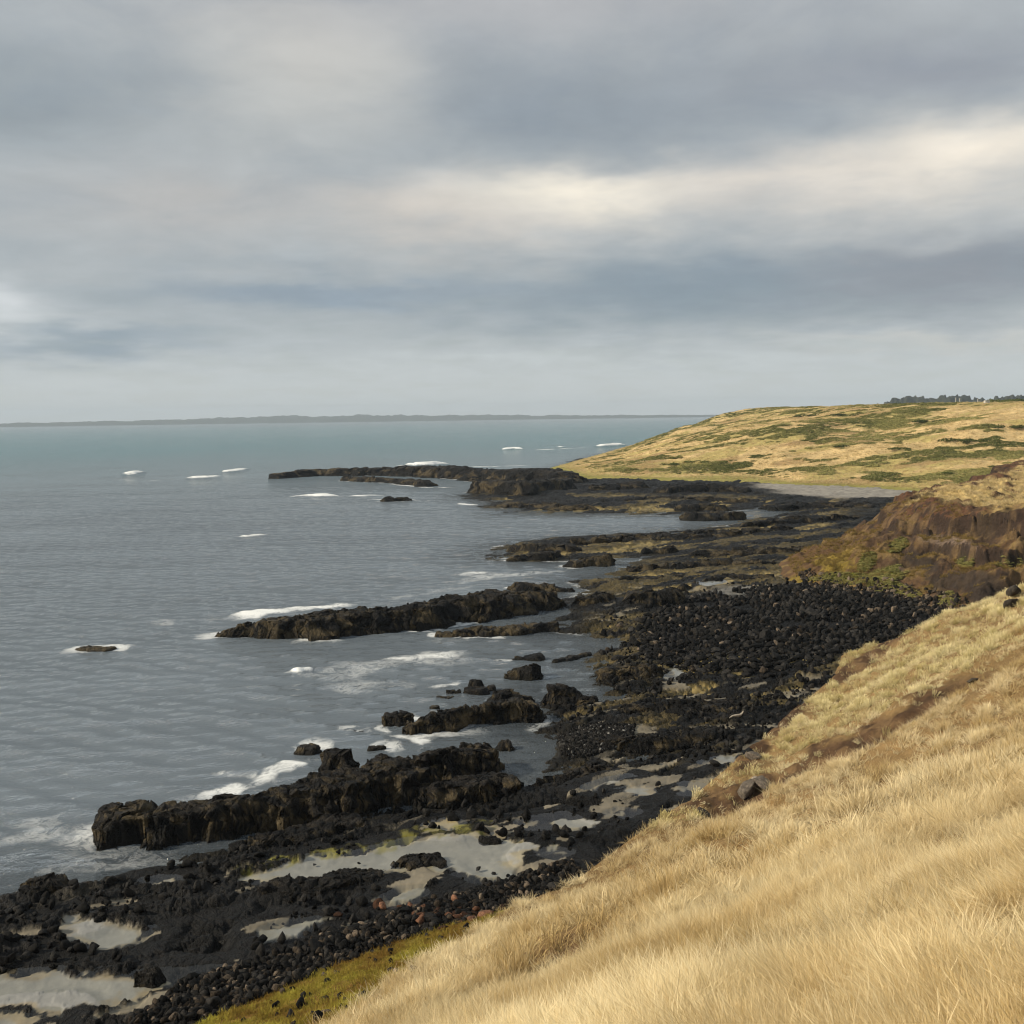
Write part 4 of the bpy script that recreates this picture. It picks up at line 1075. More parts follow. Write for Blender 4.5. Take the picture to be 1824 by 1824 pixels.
# ------------------------------------------------------------------ rock outcrops: each a body of its own
def outcrop(name, label, line, cat='rock', group=None, jag=1.0, tan=0.5, res=None, seed=0, roof=0.3, shape=0.62):
    """line = [(px, py, half width m, height m)] along the middle of the foot"""
    L = np.array([[*gp(p[0], p[1], 0.2), p[2], p[3]] for p in line])
    if len(L) == 1: L = np.vstack([L - [L[0, 2] * 0.35, 0, 0, 0], L + [L[0, 2] * 0.35, 0, 0, 0]])
    cen = L[:, :2].mean(0); dist = np.hypot(*cen)
    k = np.clip(dist / 75, 0.55, 4.5)
    res = res or max(0.035, dist * 0.00105)
    wmax = L[:, 2].max() * 1.5 + 0.6
    d0 = L[-1, :2] - L[0, :2]; d0 = d0 / (np.linalg.norm(d0) + 1e-9); n0 = np.array([-d0[1], d0[0]])
    P = (L[:, :2] - cen)
    ua = P @ d0; va = P @ n0
    U, V_ = np.meshgrid(np.arange(ua.min() - wmax, ua.max() + wmax, res), np.arange(va.min() - wmax, va.max() + wmax, res), indexing='ij')
    X = cen[0] + U * d0[0] + V_ * n0[0]; Y = cen[1] + U * d0[1] + V_ * n0[1]
    o = seed * 37.7
    d, t = lsd(L, X, Y)
    i = np.clip(t.astype(int), 0, len(L) - 2); f = t - i
    w = lerp(L[i, 2], L[i + 1, 2], f); H = lerp(L[i, 3], L[i + 1, 3], f)
    hm = L[:, 3].mean()
    wob = (fbm(X / (1.6 * k) + o, Y / (1.6 * k), 4, 1) - 0.5) * 0.85 + (fbm(X / (4.5 * k) + o, Y / (4.5 * k), 2, 3) - 0.5) * 0.7
    F1, F2, ID = voro(X / (0.9 * k) + o, Y / (0.9 * k), 1)
    B1, B2, IB = voro(X / (2.2 * k) + o, Y / (2.2 * k), 3)
    n0_ = fbm(X / (1.2 * k) + o, Y / (1.2 * k), 3, 6)
    q = d / w + wob * jag + (IB - 0.5) * 0.42 * jag + (ID - 0.5) * 0.22
    prof = 1 - sst(q + 0.12 * (fbm(X / (0.5 * k), Y / (0.5 * k) + o, 3, 7) - 0.5), shape - 0.34, shape + 0.52)
    pq = prof * 4.5 + 0.8 * (n0_ - 0.5); prof = lerp(prof, np.clip((np.floor(pq) + sst(pq - np.floor(pq), 0.5, 0.98)) / 4.5, 0, 1), 0.6 * sst(prof, 0.05, 0.3))
    H = H * 0.86
    top = 1 + roof * ((fbm(X / (2.6 * k) + o, Y / (2.6 * k), 3, 5) - 0.5) * 1.8 + (IB - 0.5) * 0.75)
    fine = ((ID - 0.5) * 0.20 - 0.17 * (1 - sst(F2 - F1, 0, 0.16)) - 0.22 * (1 - sst(B2 - B1, 0, 0.10)) + (fbm(X / (0.35 * k), Y / (0.35 * k), 3, 2) - 0.5) * 0.30) * min(k, 2.0) * min(1, hm / 1.0)
    body = sst(prof, 0.02, 0.35)
    stp = np.hypot(*np.gradient(prof * H, res))
    Z = -0.75 + (H * top + 0.75) * prof + fine * body * (1 - 0.8 * sst(stp, 0.6, 1.8))
    n1 = fbm(X / (2.0 * k) + o, Y / (0.9 * k), 4, 3); n2 = 0.5 * fbm((X + 0.8 * Z) / (0.5 * k) + o, (Y - 1.1 * Z) / (0.5 * k), 4, 6) + 0.5 * fbm((X + 1.7 * Z) / (0.8 * k), (Z * 2 + Y) / (0.6 * k), 3, 1)
    gz = np.hypot(*np.gradient(Z, res))
    col = np.broadcast_to(np.array([0.0065, 0.006, 0.0055]), X.shape + (3,)).copy()
    col = lerpc(col, (0.028, 0.024, 0.020), sst(prof, 0.6, 1.0) * sst(n1, 0.35, 0.65) * (1 - 0.6 * sst(gz, 0.8, 2)))
    och = sst(n2 + 0.25 * (n1 - 0.5), 0.58 - 0.14 * tan, 0.66 - 0.14 * tan) * sst(Z, 0.06, 0.2) * (1 - sst(Z / (hm + 1e-6), 0.45 + 0.3 * tan, 0.75 + 0.4 * tan))
    col = lerpc(col, (0.105, 0.080, 0.042), och * 0.7)
    col = lerpc(col, (0.012, 0.011, 0.008), 1 - sst(Z, 0.02, 0.16))
    def d3(a_, b_, c_, sd):                                  # noise with depth: roughens the steep faces
        return (fbm((X + 0.6 * Z) / a_ + o, (Z + 0.4 * Y) / b_ + sd, 3, sd) - 0.5) + 0.8 * (fbm((Y - 0.5 * Z) / a_ + sd, (Z * 1.2 - 0.3 * X) / b_ + o, 3, sd + 1) - 0.5)
    kk = min(k, 2.5)
    sx = (d3(0.9 * kk, 0.55 * kk, 0, 2) * 0.75 + d3(0.3 * kk, 0.22 * kk, 0, 4) * 0.20) * kk * body * min(1, hm / 1.2)
    sy = (d3(0.9 * kk, 0.55 * kk, 0, 5) * 0.75 + d3(0.3 * kk, 0.22 * kk, 0, 3) * 0.20) * kk * body * min(1, hm / 1.2)
    Z = Z + d3(0.7 * kk, 0.5 * kk, 0, 1) * 0.22 * kk * body * min(1, hm / 1.2)
    keep = np.maximum.reduce([Z[:-1, :-1], Z[1:, :-1], Z[:-1, 1:], Z[1:, 1:]]) > -0.6
    Vv = np.stack([X + sx - cen[0], Y + sy - cen[1], Z], -1).reshape(-1, 3)
    v2, q2, c2 = compact(Vv, grid_quads(*X.shape, keep), col.reshape(-1, 3))
    ob = link(name, make_mesh(name, v2, q2, M_ROCK, c2, smooth=False))
    ob.location = (cen[0], cen[1], 0)
    return setprops(ob, label, cat, group)


for i, (nm, lab, line, kw) in enumerate(OUT):
    outcrop(nm, lab, line, seed=i + 1, **kw)

# ------------------------------------------------------------------ boulders
def ico(n):
    import bmesh
    bm = bmesh.new(); bmesh.ops.create_icosphere(bm, subdivisions=n, radius=1.0)
    V = np.array([v.co[:] for v in bm.verts]); T = np.array([[v.index for v in f.verts] for f in bm.faces])
    bm.free()
    return V, T


ICO = {n: ico(n) for n in (2, 3)}


def stone_mesh(name, seed, mat, sub=3, flat=0.75):
    r = np.random.RandomState(seed)
    V, T = ICO[sub]; V = V.copy()
    for _ in range(16):                                   # chip flat faces off
        n = r.normal(size=3); n /= np.linalg.norm(n)
        dd = V @ n; lim = r.uniform(0.42, 0.80)
        V = V - np.where(dd > lim, (dd - lim) * 0.97, 0)[:, None] * n
    nz = fbm(V[:, 0] * 2.3 + seed * 5, V[:, 1] * 2.3 + V[:, 2] * 1.7, 4, seed % 8) - 0.5
    V = V * (1 + 0.22 * nz)[:, None] * np.array([r.uniform(1.0, 1.5), r.uniform(0.75, 1.05), flat * r.uniform(0.75, 1.15)])
    return make_mesh(name, V, None, mat, tris=T, smooth=False)


STONES = [stone_mesh('boulder', 100 + i, M_STONE) for i in range(7)]
BSTONES = [stone_mesh('boulder', 200 + i, M_SLOPEST) for i in range(5)]
RSTONES = [stone_mesh('stone', 300 + i, M_RUST, 2) for i in range(5)]
GX, GY, GZ = PLAT_GRID
LR = np.log(np.hypot(GX[:, 0], GY[:, 0])); AZ = np.arctan2(GX[0], GY[0])


def ground_z(x, y):
    """height of the platform from its own grid"""
    i = np.interp(np.log(np.hypot(x, y)), LR, np.arange(len(LR))); j = np.interp(np.arctan2(x, y), AZ, np.arange(len(AZ)))
    return GZ[np.round(i).astype(int), np.round(j).astype(int)]


def put_stone(me, x, y, z, s, label, group, rs, cat='boulder', name='boulder'):
    o = link(name, me)
    o.location = (x, y, z)
    o.scale = (s, s, s); o.rotation_euler = (rs.uniform(-0.4, 0.4), rs.uniform(-0.4, 0.4), rs.uniform(0, 6.28))
    return setprops(o, label, cat, group)


def in_poly(poly, n, rs, grow=1.0):
    lo, hi = poly.min(0), poly.max(0)
    P = rs.uniform(lo, hi, (n, 2))
    return P[psd(poly, P[:, 0], P[:, 1]) > 0]


rs = np.random.RandomState(5)
# boulder beach: the largest-looking stones are objects, the small ones a mass
P = in_poly(BOULDER_BEACH, 90000, rs)
cand = []
cell = {}
P = np.concatenate([P, P[rs.randint(0, len(P), 9000)] + rs.normal(0, 2.2, (9000, 2))])
sz = 0.08 + 0.36 * rs.rand(len(P)) ** 3.4 + 0.38 * rs.rand(len(P)) * (rs.rand(len(P)) > 0.996)
gapn = fbm(P[:, 0] / 4, P[:, 1] / 4, 3, 3)
P, sz = P[gapn < 0.66], sz[gapn < 0.66]
order = np.argsort(-sz)
for i in order:
    x, y = P[i]; s = sz[i]
    key = (int(x / 1.0), int(y / 1.0)); ok = True
    for a in (-1, 0, 1):
        for b in (-1, 0, 1):
            for (x2, y2, s2) in cell.get((key[0] + a, key[1] + b), ()):
                if (x - x2) ** 2 + (y - y2) ** 2 < (0.68 * (s + s2)) ** 2: ok = False; break
            if not ok: break
        if not ok: break
    if ok:
        cell.setdefault(key, []).append((x, y, s)); cand.append((x, y, s))
cand = np.array(cand)
hidden = psd(HILL, cand[:, 0], cand[:, 1]) > -0.6
cand = cand[~hidden]
app = cand[:, 2] / np.hypot(cand[:, 0], cand[:, 1])
cand = cand[np.argsort(-app)]
NB = 190
zz = ground_z(cand[:, 0], cand[:, 1])
for k in range(min(NB, len(cand))):
    x, y, s = cand[k]
    put_stone(STONES[k % 7], x, y, zz[k] + s * 0.30, s, 'large angular black boulder in the boulder beach below the red cliff', 'large boulders on the boulder beach', rs)

# small stones: instanced masses
def proto_coll(name, meshes):
    co = bpy.data.collections.new(name)
    for i, me in enumerate(meshes):
        o = bpy.data.objects.new('%s_%02d' % (name, i), me)
        co.objects.link(o)
    return co


def scatter(name, pts, rot, scl, idx, tint, coll, label=None, cat=None):
    me = bpy.data.meshes.new(name)
    me.vertices.add(len(pts)); me.vertices.foreach_set('co', np.asarray(pts, np.float32).ravel())
    me.attributes.new('rot', 'FLOAT_VECTOR', 'POINT').data.foreach_set('vector', np.asarray(rot, np.float32).ravel())
    me.attributes.new('scl', 'FLOAT_VECTOR', 'POINT').data.foreach_set('vector', np.asarray(scl, np.float32).ravel())
    me.attributes.new('idx', 'INT', 'POINT').data.foreach_set('value', np.asarray(idx, np.int32))
    me.attributes.new('tint', 'FLOAT', 'POINT').data.foreach_set('value', np.asarray(tint, np.float32))
    o = link(name, me)
    ng = bpy.data.node_groups.new(name, 'GeometryNodeTree')
    ng.interface.new_socket('Geometry', in_out='INPUT', socket_type='NodeSocketGeometry')
    ng.interface.new_socket('Geometry', in_out='OUTPUT', socket_type='NodeSocketGeometry')
    gi = ng.nodes.new('NodeGroupInput'); go = ng.nodes.new('NodeGroupOutput')
    ci = ng.nodes.new('GeometryNodeCollectionInfo'); ci.inputs[0].default_value = coll
    ci.inputs['Separate Children'].default_value = True; ci.inputs['Reset Children'].default_value = True
    ip = ng.nodes.new('GeometryNodeInstanceOnPoints'); ip.inputs['Pick Instance'].default_value = True

    def na(nm, typ):
        nd = ng.nodes.new('GeometryNodeInputNamedAttribute'); nd.data_type = typ; nd.inputs[0].default_value = nm
        return [s for s in nd.outputs if s.enabled][0]
    lk = ng.links.new
    lk(gi.outputs[0], ip.inputs['Points']); lk(ci.outputs[0], ip.inputs['Instance'])
    lk(na('idx', 'INT'), ip.inputs['Instance Index'])
    er = ng.nodes.new('FunctionNodeEulerToRotation'); lk(na('rot', 'FLOAT_VECTOR'), er.inputs[0])
    lk(er.outputs[0], ip.inputs['Rotation']); lk(na('scl', 'FLOAT_VECTOR'), ip.inputs['Scale'])
    lk(ip.outputs[0], go.inputs[0])
    md = o.modifiers.new('scatter', 'NODES'); md.node_group = ng
    return setprops(o, label, cat, None, 'stuff')


SM = [stone_mesh('cobble', 400 + i, M_STONE, 2) for i in range(8)]
c_st = proto_coll('cobble_kinds', SM)
c_toe = proto_coll('toe_cobble_kinds', SM + [stone_mesh('brown_cobble', 480 + i, M_BROWNST, 2) for i in range(4)])
rest = cand[NB:]
zr = zz[NB:]
n = len(rest)
scatter('boulder_rubble', np.stack([rest[:, 0], rest[:, 1], zr + rest[:, 2] * 0.3], -1), rs.uniform(-3.1, 3.1, (n, 3)),
        np.repeat(rest[:, 2:3], 3, 1), np.where(rs.rand(n) < 0.9, rs.randint(0, 8, n), rs.randint(8, 12, n)), rs.rand(n), c_toe)
# cobbles along the foot of the grass slope, and loose ones on the platform
P = in_poly(TOE, 30000, rs); n = len(P)
s = 0.06 + 0.20 * rs.rand(n) ** 2.5
scatter('cobbles', np.stack([P[:, 0], P[:, 1], ground_z(P[:, 0], P[:, 1]) + s * 0.4], -1), rs.uniform(-3, 3, (n, 3)), np.repeat(s[:, None], 3, 1), rs.randint(0, 12, n), rs.rand(n), c_toe)
plpoly = gps([(-60, 1625), (200, 1575), (640, 1455), (900, 1395), (1010, 1340), (980, 1240), (1070, 1205), (1130, 1150), (1500, 1190), (1300, 1360), (1000, 1540), (500, 1720), (-60, 1830)])
P = in_poly(plpoly, 13000, rs)
P = P[fbm(P[:, 0] / 5, P[:, 1] / 5, 3, 2) + 0.15 * rs.rand(len(P)) > 0.58]
zq = ground_z(P[:, 0], P[:, 1]); n = len(P)
s = 0.08 + 0.26 * rs.rand(n) ** 3
inpool = np.zeros(n, bool)
for poly, L, c in POOLW: inpool |= psd(poly, P[:, 0], P[:, 1], 2) > -0.2
g = (zq > 0.1) & ~inpool; P, zq, s = P[g], zq[g], s[g]; n = len(P)
scatter('loose_stones', np.stack([P[:, 0], P[:, 1], zq + s * 0.3], -1), rs.uniform(-3, 3, (n, 3)), np.repeat(s[:, None], 3, 1), rs.randint(0, 8, n), rs.rand(n), c_st)
gp_ = gps([(995, 1300), (1060, 1290), (1130, 1293), (1125, 1325), (1050, 1342), (1000, 1338)])
P = in_poly(gp_, 7000, rs); n = len(P); s = 0.07 + 0.12 * rs.rand(n)
c_gr = proto_coll('shingle_kinds', [stone_mesh('shingle', 450 + i, M_STONE, 2) for i in range(3)] + [stone_mesh('shingle', 460 + i, M_GREYST, 2) for i in range(2)])
scatter('shingle', np.stack([P[:, 0], P[:, 1], ground_z(P[:, 0], P[:, 1]) + s * 0.3], -1), rs.uniform(-3, 3, (n, 3)), np.repeat(s[:, None], 3, 1), np.where(rs.rand(n) < 0.93, rs.randint(0, 3, n), rs.randint(3, 5, n)), rs.rand(n), c_gr)
# individually visible stones at the foot of the slope
vis = [p for p in in_poly(TOE, 900, rs) if psd(HILL, p[:1], p[1:])[0] < 0.2][:60]
for p in vis:
    s = rs.uniform(0.2, 0.42)
    put_stone(STONES[rs.randint(7)], p[0], p[1], float(ground_z(p[:1], p[1:])[0]) + s * 0.35, s, 'black beach boulder lying along the mossy foot of the grass slope', 'black boulders along the mossy slope foot', rs)
for _ in range(46):
    px, py = rs.normal(790, 60), rs.normal(1624, 13)
    x, y = gp(px, py, 0.9)
    s = rs.uniform(0.14, 0.34)
    zb = max(float(ground_z(np.array([x]), np.array([y]))[0]), float(hill_z(np.array([x]), np.array([y]))[0][0]))
    put_stone(RSTONES[rs.randint(5)], x, y, zb + s * 0.3, s, 'rust red boulder among black cobbles at the foot of the grass slope', 'rust red boulders at the slope foot', rs)

# dark stones dotted in the big pool
for px, py, s in [(905, 1560, .16), (880, 1556, .14), (852, 1548, .15), (925, 1558, .12), (940, 1540, .12), (735, 1525, .13), (640, 1538, .1), (975, 1535, .13), (560, 1540, .1)]:
    x, y = gp(px, py, 0.5)
    put_stone(STONES[rs.randint(7)], x, y, 0.5, s, 'small dark stone standing in the shallow big pool', 'small stones in the big pool', rs, 'stone', 'stone')

# boulders on the slope
for px, py, rpx, lab in [
        (1253, 1458, 17, 'lone dark grey boulder at the lower end of the brown scar on the grass slope'),
        (1330, 1415, 22, 'squat black rock in the brown scar, left of its neighbours'),
        (1362, 1403, 20, 'dark rock at the upper end of the rock cluster in the scar'),
        (1345, 1396, 13, 'smaller rock behind the cluster in the brown scar'),
        (1733, 1215, 9, 'small dark stone at the top end of the long brown gully'),
        (1806, 1062, 20, 'round weathered boulder near the crest of the grass slope at the frame edge'),
        (1800, 1082, 16, 'flat topped dark rock below the round boulder near the slope crest'),
        (1340, 1352, 15, 'grey slab half buried beside the seaward rim of the slope')]:
    p, t = slope_hit(px, py)
    if p is None: continue
    s = rpx * t / FPX
    put_stone(BSTONES[rs.randint(5)], p[0], p[1], p[2] + s * 0.45, s * 1.05, lab, None, rs)
# talus under the cliff
CX, CY, CZ, CS, CG, CN, CR, CGOLD = CL_PTS


def surf_pick(mask, n, rs):
    i = np.nonzero(mask.ravel())[0]
    area = (np.hypot(CX, CY) ** 2).ravel()[i]
    i = rs.choice(i, n, p=area / area.sum())
    jit = rs.uniform(-0.12, 0.12, (n, 2))
    return np.stack([CX.ravel()[i] + jit[:, 0], CY.ravel()[i] + jit[:, 1], CZ.ravel()[i]], -1), i


m = (CS > -1.5) & (CS < 2.2) & (CX > 33) & (CX < 44) & (CY < 118)
pts, _ = surf_pick(m, 900, rs); n = len(pts)
s = 0.12 + 0.3 * rs.rand(n) ** 2
c_tal = proto_coll('talus_kinds', [stone_mesh('talus', 500 + i, M_BROWNST, 2) for i in range(4)] + SM[:2])
pts[:, 2] = np.maximum(pts[:, 2], ground_z(pts[:, 0], pts[:, 1])) + s * 0.3
scatter('talus', pts, rs.uniform(-3, 3, (n, 3)), np.repeat(s[:, None], 3, 1), rs.randint(0, 6, n), rs.rand(n), c_tal)

# ------------------------------------------------------------------ grass
def tuft(name, seed, blades, h, wid, spread, mat, bend=0.55, heads=False):
    r = np.random.RandomState(seed)
    Vs, Qs, Al = [], [], []
    base = 0
    for b in range(blades):
        a = r.uniform(0, 6.283); rad = spread * math.sqrt(r.rand())
        p = np.array([rad * math.cos(a), rad * math.sin(a), -0.03])
        out = np.array([math.cos(a + r.normal(0, 0.8)), math.sin(a + r.normal(0, 0.8)), 0.0])
        hh = h * r.uniform(0.55, 1.15); cur = bend * r.uniform(0.2, 1.3)
        ww = wid * r.uniform(0.7, 1.3)
        sd = np.array([-out[1], out[0], 0.0])
        ang = r.uniform(0, 3.14); sd = sd * math.cos(ang) + out * math.sin(ang)
        for k in range(4):
            t = k / 3.0
            c = p + out * (cur * hh * t * t * 0.8 + 0.08 * hh * t) + np.array([0, 0, hh * (t - 0.28 * cur * t * t)])
            w = ww * (1 - 0.85 * t ** 1.5)
            if heads and k == 3: w = ww * 1.1
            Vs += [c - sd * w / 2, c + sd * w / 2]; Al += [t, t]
        for k in range(3):
            i = base + 2 * k; Qs.append((i, i + 1, i + 3, i + 2))
        base += 8
    return make_mesh(name, Vs, Qs, mat, None, dict(along=Al))


c_near = proto_coll('grass_kinds', [tuft('grass_tuft', 10 + i, 54, 0.25, 0.0070, 0.115, M_GRASS, (0.6, 1.0, 1.4)[i % 3]) for i in range(9)])
c_mid = proto_coll('grass_mid_kinds', [tuft('grass_tuft_mid', 30 + i, 30, 0.32, 0.013, 0.18, M_GRASS, (0.6, 1.1)[i % 2]) for i in range(6)])
c_tus = proto_coll('tussock_kinds', [tuft('tussock', 50 + i, 26, 0.34, 0.016, 0.18, M_TUSS, 0.4, True) for i in range(6)])


def slope_field(n, r0, r1, pw, a0, a1, rs):
    u = rs.rand(n)
    e = 2 - pw
    r = (r0 ** e + u * (r1 ** e - r0 ** e)) ** (1 / e)
    a = np.radians(rs.uniform(a0, a1, n))
    x, y = r * np.sin(a), r * np.cos(a)
    z, s = hill_z(x, y)
    return x, y, z, s, r


def grass_layer(name, n, r0, r1, pw, a0, a1, coll, ncol, hs, tus, rs):
    nc = max(1, int(n * 0.58 / 13)); nl = n - nc * 13
    cx, cy, _, _, _ = slope_field(nc, r0, r1, pw, a0, a1, rs)
    lx, ly, _, _, _ = slope_field(nl, r0, r1, pw, a0, a1, rs)
    csz = np.repeat(rs.uniform(0.09, 0.22, nc), 13)
    ox, oy = rs.normal(0, 1, nc * 13) * csz, rs.normal(0, 1, nc * 13) * csz
    ctint = np.repeat(rs.normal(0, 0.22, nc), 13)
    x = np.concatenate([np.repeat(cx, 13) + ox, lx]); y = np.concatenate([np.repeat(cy, 13) + oy, ly])
    ox = np.concatenate([ox, np.zeros(nl)]); oy = np.concatenate([oy, np.zeros(nl)]); ctint = np.concatenate([ctint, np.full(nl, -0.1)])
    loose = np.concatenate([np.zeros(nc * 13), np.ones(nl)])
    z, s = hill_z(x, y); r = np.hypot(x, y); n = len(x)
    px, py = to_px(x, y, z)
    gx = fbm(x / 1.3, y / 1.3, 4, 3)
    bare = bare_gully(x, y, gx)
    bare = np.maximum(bare, sst(bare_px(x, y, z) + (gx - 0.5) * 0.5, 0.35, 0.6))
    moss = moss_mask(x, y)
    d1 = side(GULLIES[0][0], x, y)
    far_zone = sst(-d1, 0.2, 2.0) * sst(y, 22, 27)
    keep = (rs.rand(n) > np.clip(bare * 1.0, 0, 0.91)) & (rs.rand(n) > moss * 1.02) & (s > 0.15)
    keep &= (rs.rand(n) < np.where(tus, far_zone, 1 - far_zone * 0.75))
    gap = fbm(x / 0.75, y / 0.75, 3, 7) + 0.5 * (fbm(x / 3.0, y / 3.0, 2, 0) - 0.5)
    keep &= rs.rand(n) < lerp(0.18, 0.45, sst(r, 18, 35)) + 0.82 * sst(gap, 0.38, 0.51)
    keep &= (px > -150) & (px < 2050) & (py < 2050)
    x, y, z, s, r, gx, ox, oy, ctint, loose = (q[keep] for q in (x, y, z, s, r, gx, ox, oy, ctint, loose))
    n = len(x)
    la = fbm(x / 2.2, y / 2.2, 3, 1) * 12.0
    wd_ = 0.10 + 0.30 * sst(fbm(x / 1.1, y / 1.1, 3, 6), 0.3, 0.8)
    tx = 2.7 * ox + wd_ * np.cos(la) + 0.06 + rs.normal(0, 0.14, n); ty = 2.7 * oy + wd_ * np.sin(la) - 0.05 + rs.normal(0, 0.14, n)
    mg_ = np.minimum(np.hypot(tx, ty), 1.25); aa = np.arctan2(ty, tx); gg = rs.uniform(0, 6.28, n) - aa
    ry = np.arcsin(np.clip(np.sin(mg_) * np.cos(gg), -1, 1)); rx = np.arctan2(np.sin(mg_) * np.sin(gg), np.cos(mg_))
    rz = np.arctan2(np.sin(aa) * np.cos(mg_) * np.cos(gg) + np.cos(aa) * np.sin(gg), np.cos(aa) * np.cos(mg_) * np.cos(gg) - np.sin(aa) * np.sin(gg))
    clump = fbm(x / 0.9, y / 0.9, 3, 2)
    hgt = hs * (0.5 + 0.95 * clump) * (1.12 - 0.42 * loose) * rs.uniform(0.8, 1.2, n) * (1 - 0.35 * sst(fbm(x / 4, y / 4, 2, 5), 0.55, 0.7))
    wsc = hs * rs.uniform(0.85, 1.15, n)
    tint = np.clip(0.5 + 1.9 * (fbm(x / 1.9, y / 1.9, 4, 4) - 0.5) + rs.normal(0, 0.16, n) + ctint, 0, 1)
    return scatter(name, np.stack([x, y, z], -1), np.stack([rx, ry, rz], -1), np.stack([wsc, wsc, hgt], -1), rs.randint(0, ncol, n), tint, coll)


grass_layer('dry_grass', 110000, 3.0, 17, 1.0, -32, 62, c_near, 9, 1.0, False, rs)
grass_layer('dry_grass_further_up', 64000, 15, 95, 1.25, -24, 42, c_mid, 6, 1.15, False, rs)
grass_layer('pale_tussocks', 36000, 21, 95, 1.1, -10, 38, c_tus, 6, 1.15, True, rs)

# short turf on the mossy apron
P = in_poly(MOSS, 16000, rs); P = P[moss_mask(P[:, 0], P[:, 1]) > 0.4]; n = len(P)
c_ms = proto_coll('turf_kinds', [tuft('turf', 140 + i, 22, 0.11, 0.016, 0.13, M_MOSST, 1.0) for i in range(5)])
sc = rs.uniform(0.6, 1.5, n) * (0.5 + fbm(P[:, 0] / 0.8, P[:, 1] / 0.8, 3, 2))
scatter('mossy_turf', np.stack([P[:, 0], P[:, 1], hill_z(P[:, 0], P[:, 1])[0]], -1), np.stack([rs.normal(0, .3, n), rs.normal(0, .3, n), rs.uniform(0, 6.28, n)], -1), np.repeat(sc[:, None], 3, 1), rs.randint(0, 5, n),
        np.clip(0.5 + 2.2 * (fbm(P[:, 0] / 1.3, P[:, 1] / 1.3, 3, 4) - 0.5) + rs.normal(0, 0.15, n), 0, 1), c_ms)
P = in_poly(MOSS, 240, rs); n = len(P); sc = 0.08 + 0.16 * rs.rand(n) ** 2
scatter('moss_stones', np.stack([P[:, 0], P[:, 1], hill_z(P[:, 0], P[:, 1])[0] + 0.3 * sc], -1), rs.uniform(-3, 3, (n, 3)), np.repeat(sc[:, None], 3, 1), rs.randint(0, 12, n), rs.rand(n), c_toe)

# ------------------------------------------------------------------ scrub on the cove cliff and headland
def leaf_clump(name, seed, n, mat, flat=0.6, leaf=0.2):
    r = np.random.RandomState(seed)
    Vs, Qs, Al = [], [], []
    for k in range(n):
        d = r.normal(size=3); d /= np.linalg.norm(d); d[2] = abs(d[2])
        rad = r.uniform(0.55, 1.0) ** 0.5
        lump = 0.75 + 0.5 * float(fbm(np.array([d[0] * 2 + seed]), np.array([d[1] * 2 + d[2]]), 2, seed % 8)[0])
        c = d * rad * lump * np.array([1, 1, flat])
        a = r.normal(size=3); a /= np.linalg.norm(a); b = np.cross(a, d + 0.3 * r.normal(size=3)); b /= np.linalg.norm(b) + 1e-9
        s = leaf * r.uniform(0.6, 1.3)
        i = len(Vs)
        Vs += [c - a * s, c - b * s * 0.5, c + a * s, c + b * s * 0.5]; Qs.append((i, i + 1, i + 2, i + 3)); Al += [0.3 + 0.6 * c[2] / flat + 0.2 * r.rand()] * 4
    return make_mesh(name, Vs, Qs, mat, None, dict(along=Al))


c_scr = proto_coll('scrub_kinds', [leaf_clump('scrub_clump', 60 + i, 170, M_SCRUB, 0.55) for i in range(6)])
c_hgr = proto_coll('headland_grass_kinds', [tuft('headland_tuft', 80 + i, 26, 0.6, 0.05, 0.5, M_HGRASS, 0.8) for i in range(5)])


def head_pts(n, rs, r0, r1, a0, a1):
    r = r0 * (r1 / r0) ** rs.rand(n); a = np.radians(rs.uniform(a0, a1, n))
    x, y = r * np.sin(a), r * np.cos(a)
    z, s = head_z(x, y)
    return x, y, z, s


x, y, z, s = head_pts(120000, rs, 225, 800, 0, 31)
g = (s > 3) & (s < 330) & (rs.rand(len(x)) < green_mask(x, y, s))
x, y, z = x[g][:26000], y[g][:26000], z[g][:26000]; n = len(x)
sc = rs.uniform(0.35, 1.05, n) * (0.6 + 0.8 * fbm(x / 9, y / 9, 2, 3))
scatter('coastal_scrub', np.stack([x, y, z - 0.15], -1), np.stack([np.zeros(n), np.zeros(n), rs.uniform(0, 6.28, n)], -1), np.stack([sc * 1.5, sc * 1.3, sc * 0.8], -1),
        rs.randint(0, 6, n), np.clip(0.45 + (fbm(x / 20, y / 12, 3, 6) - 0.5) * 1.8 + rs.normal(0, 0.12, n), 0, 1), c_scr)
x, y, z, s = head_pts(60000, rs, 225, 900, 0, 31)
g = (s > 2) & (s < 380) & (rs.rand(len(x)) > 0.8 * green_mask(x, y, s))
x, y, z = x[g], y[g], z[g]; n = len(x)
sc = rs.uniform(0.5, 1.2, n)
scatter('headland_grass', np.stack([x, y, z - 0.05], -1), np.stack([rs.normal(0, .2, n), rs.normal(0, .2, n), rs.uniform(0, 6.28, n)], -1), np.repeat(sc[:, None], 3, 1),
        rs.randint(0, 5, n), np.clip(0.1 + 0.8 * fbm(x / 14, y / 9, 3, 2) + rs.normal(0, 0.12, n), 0, 1), c_hgr)
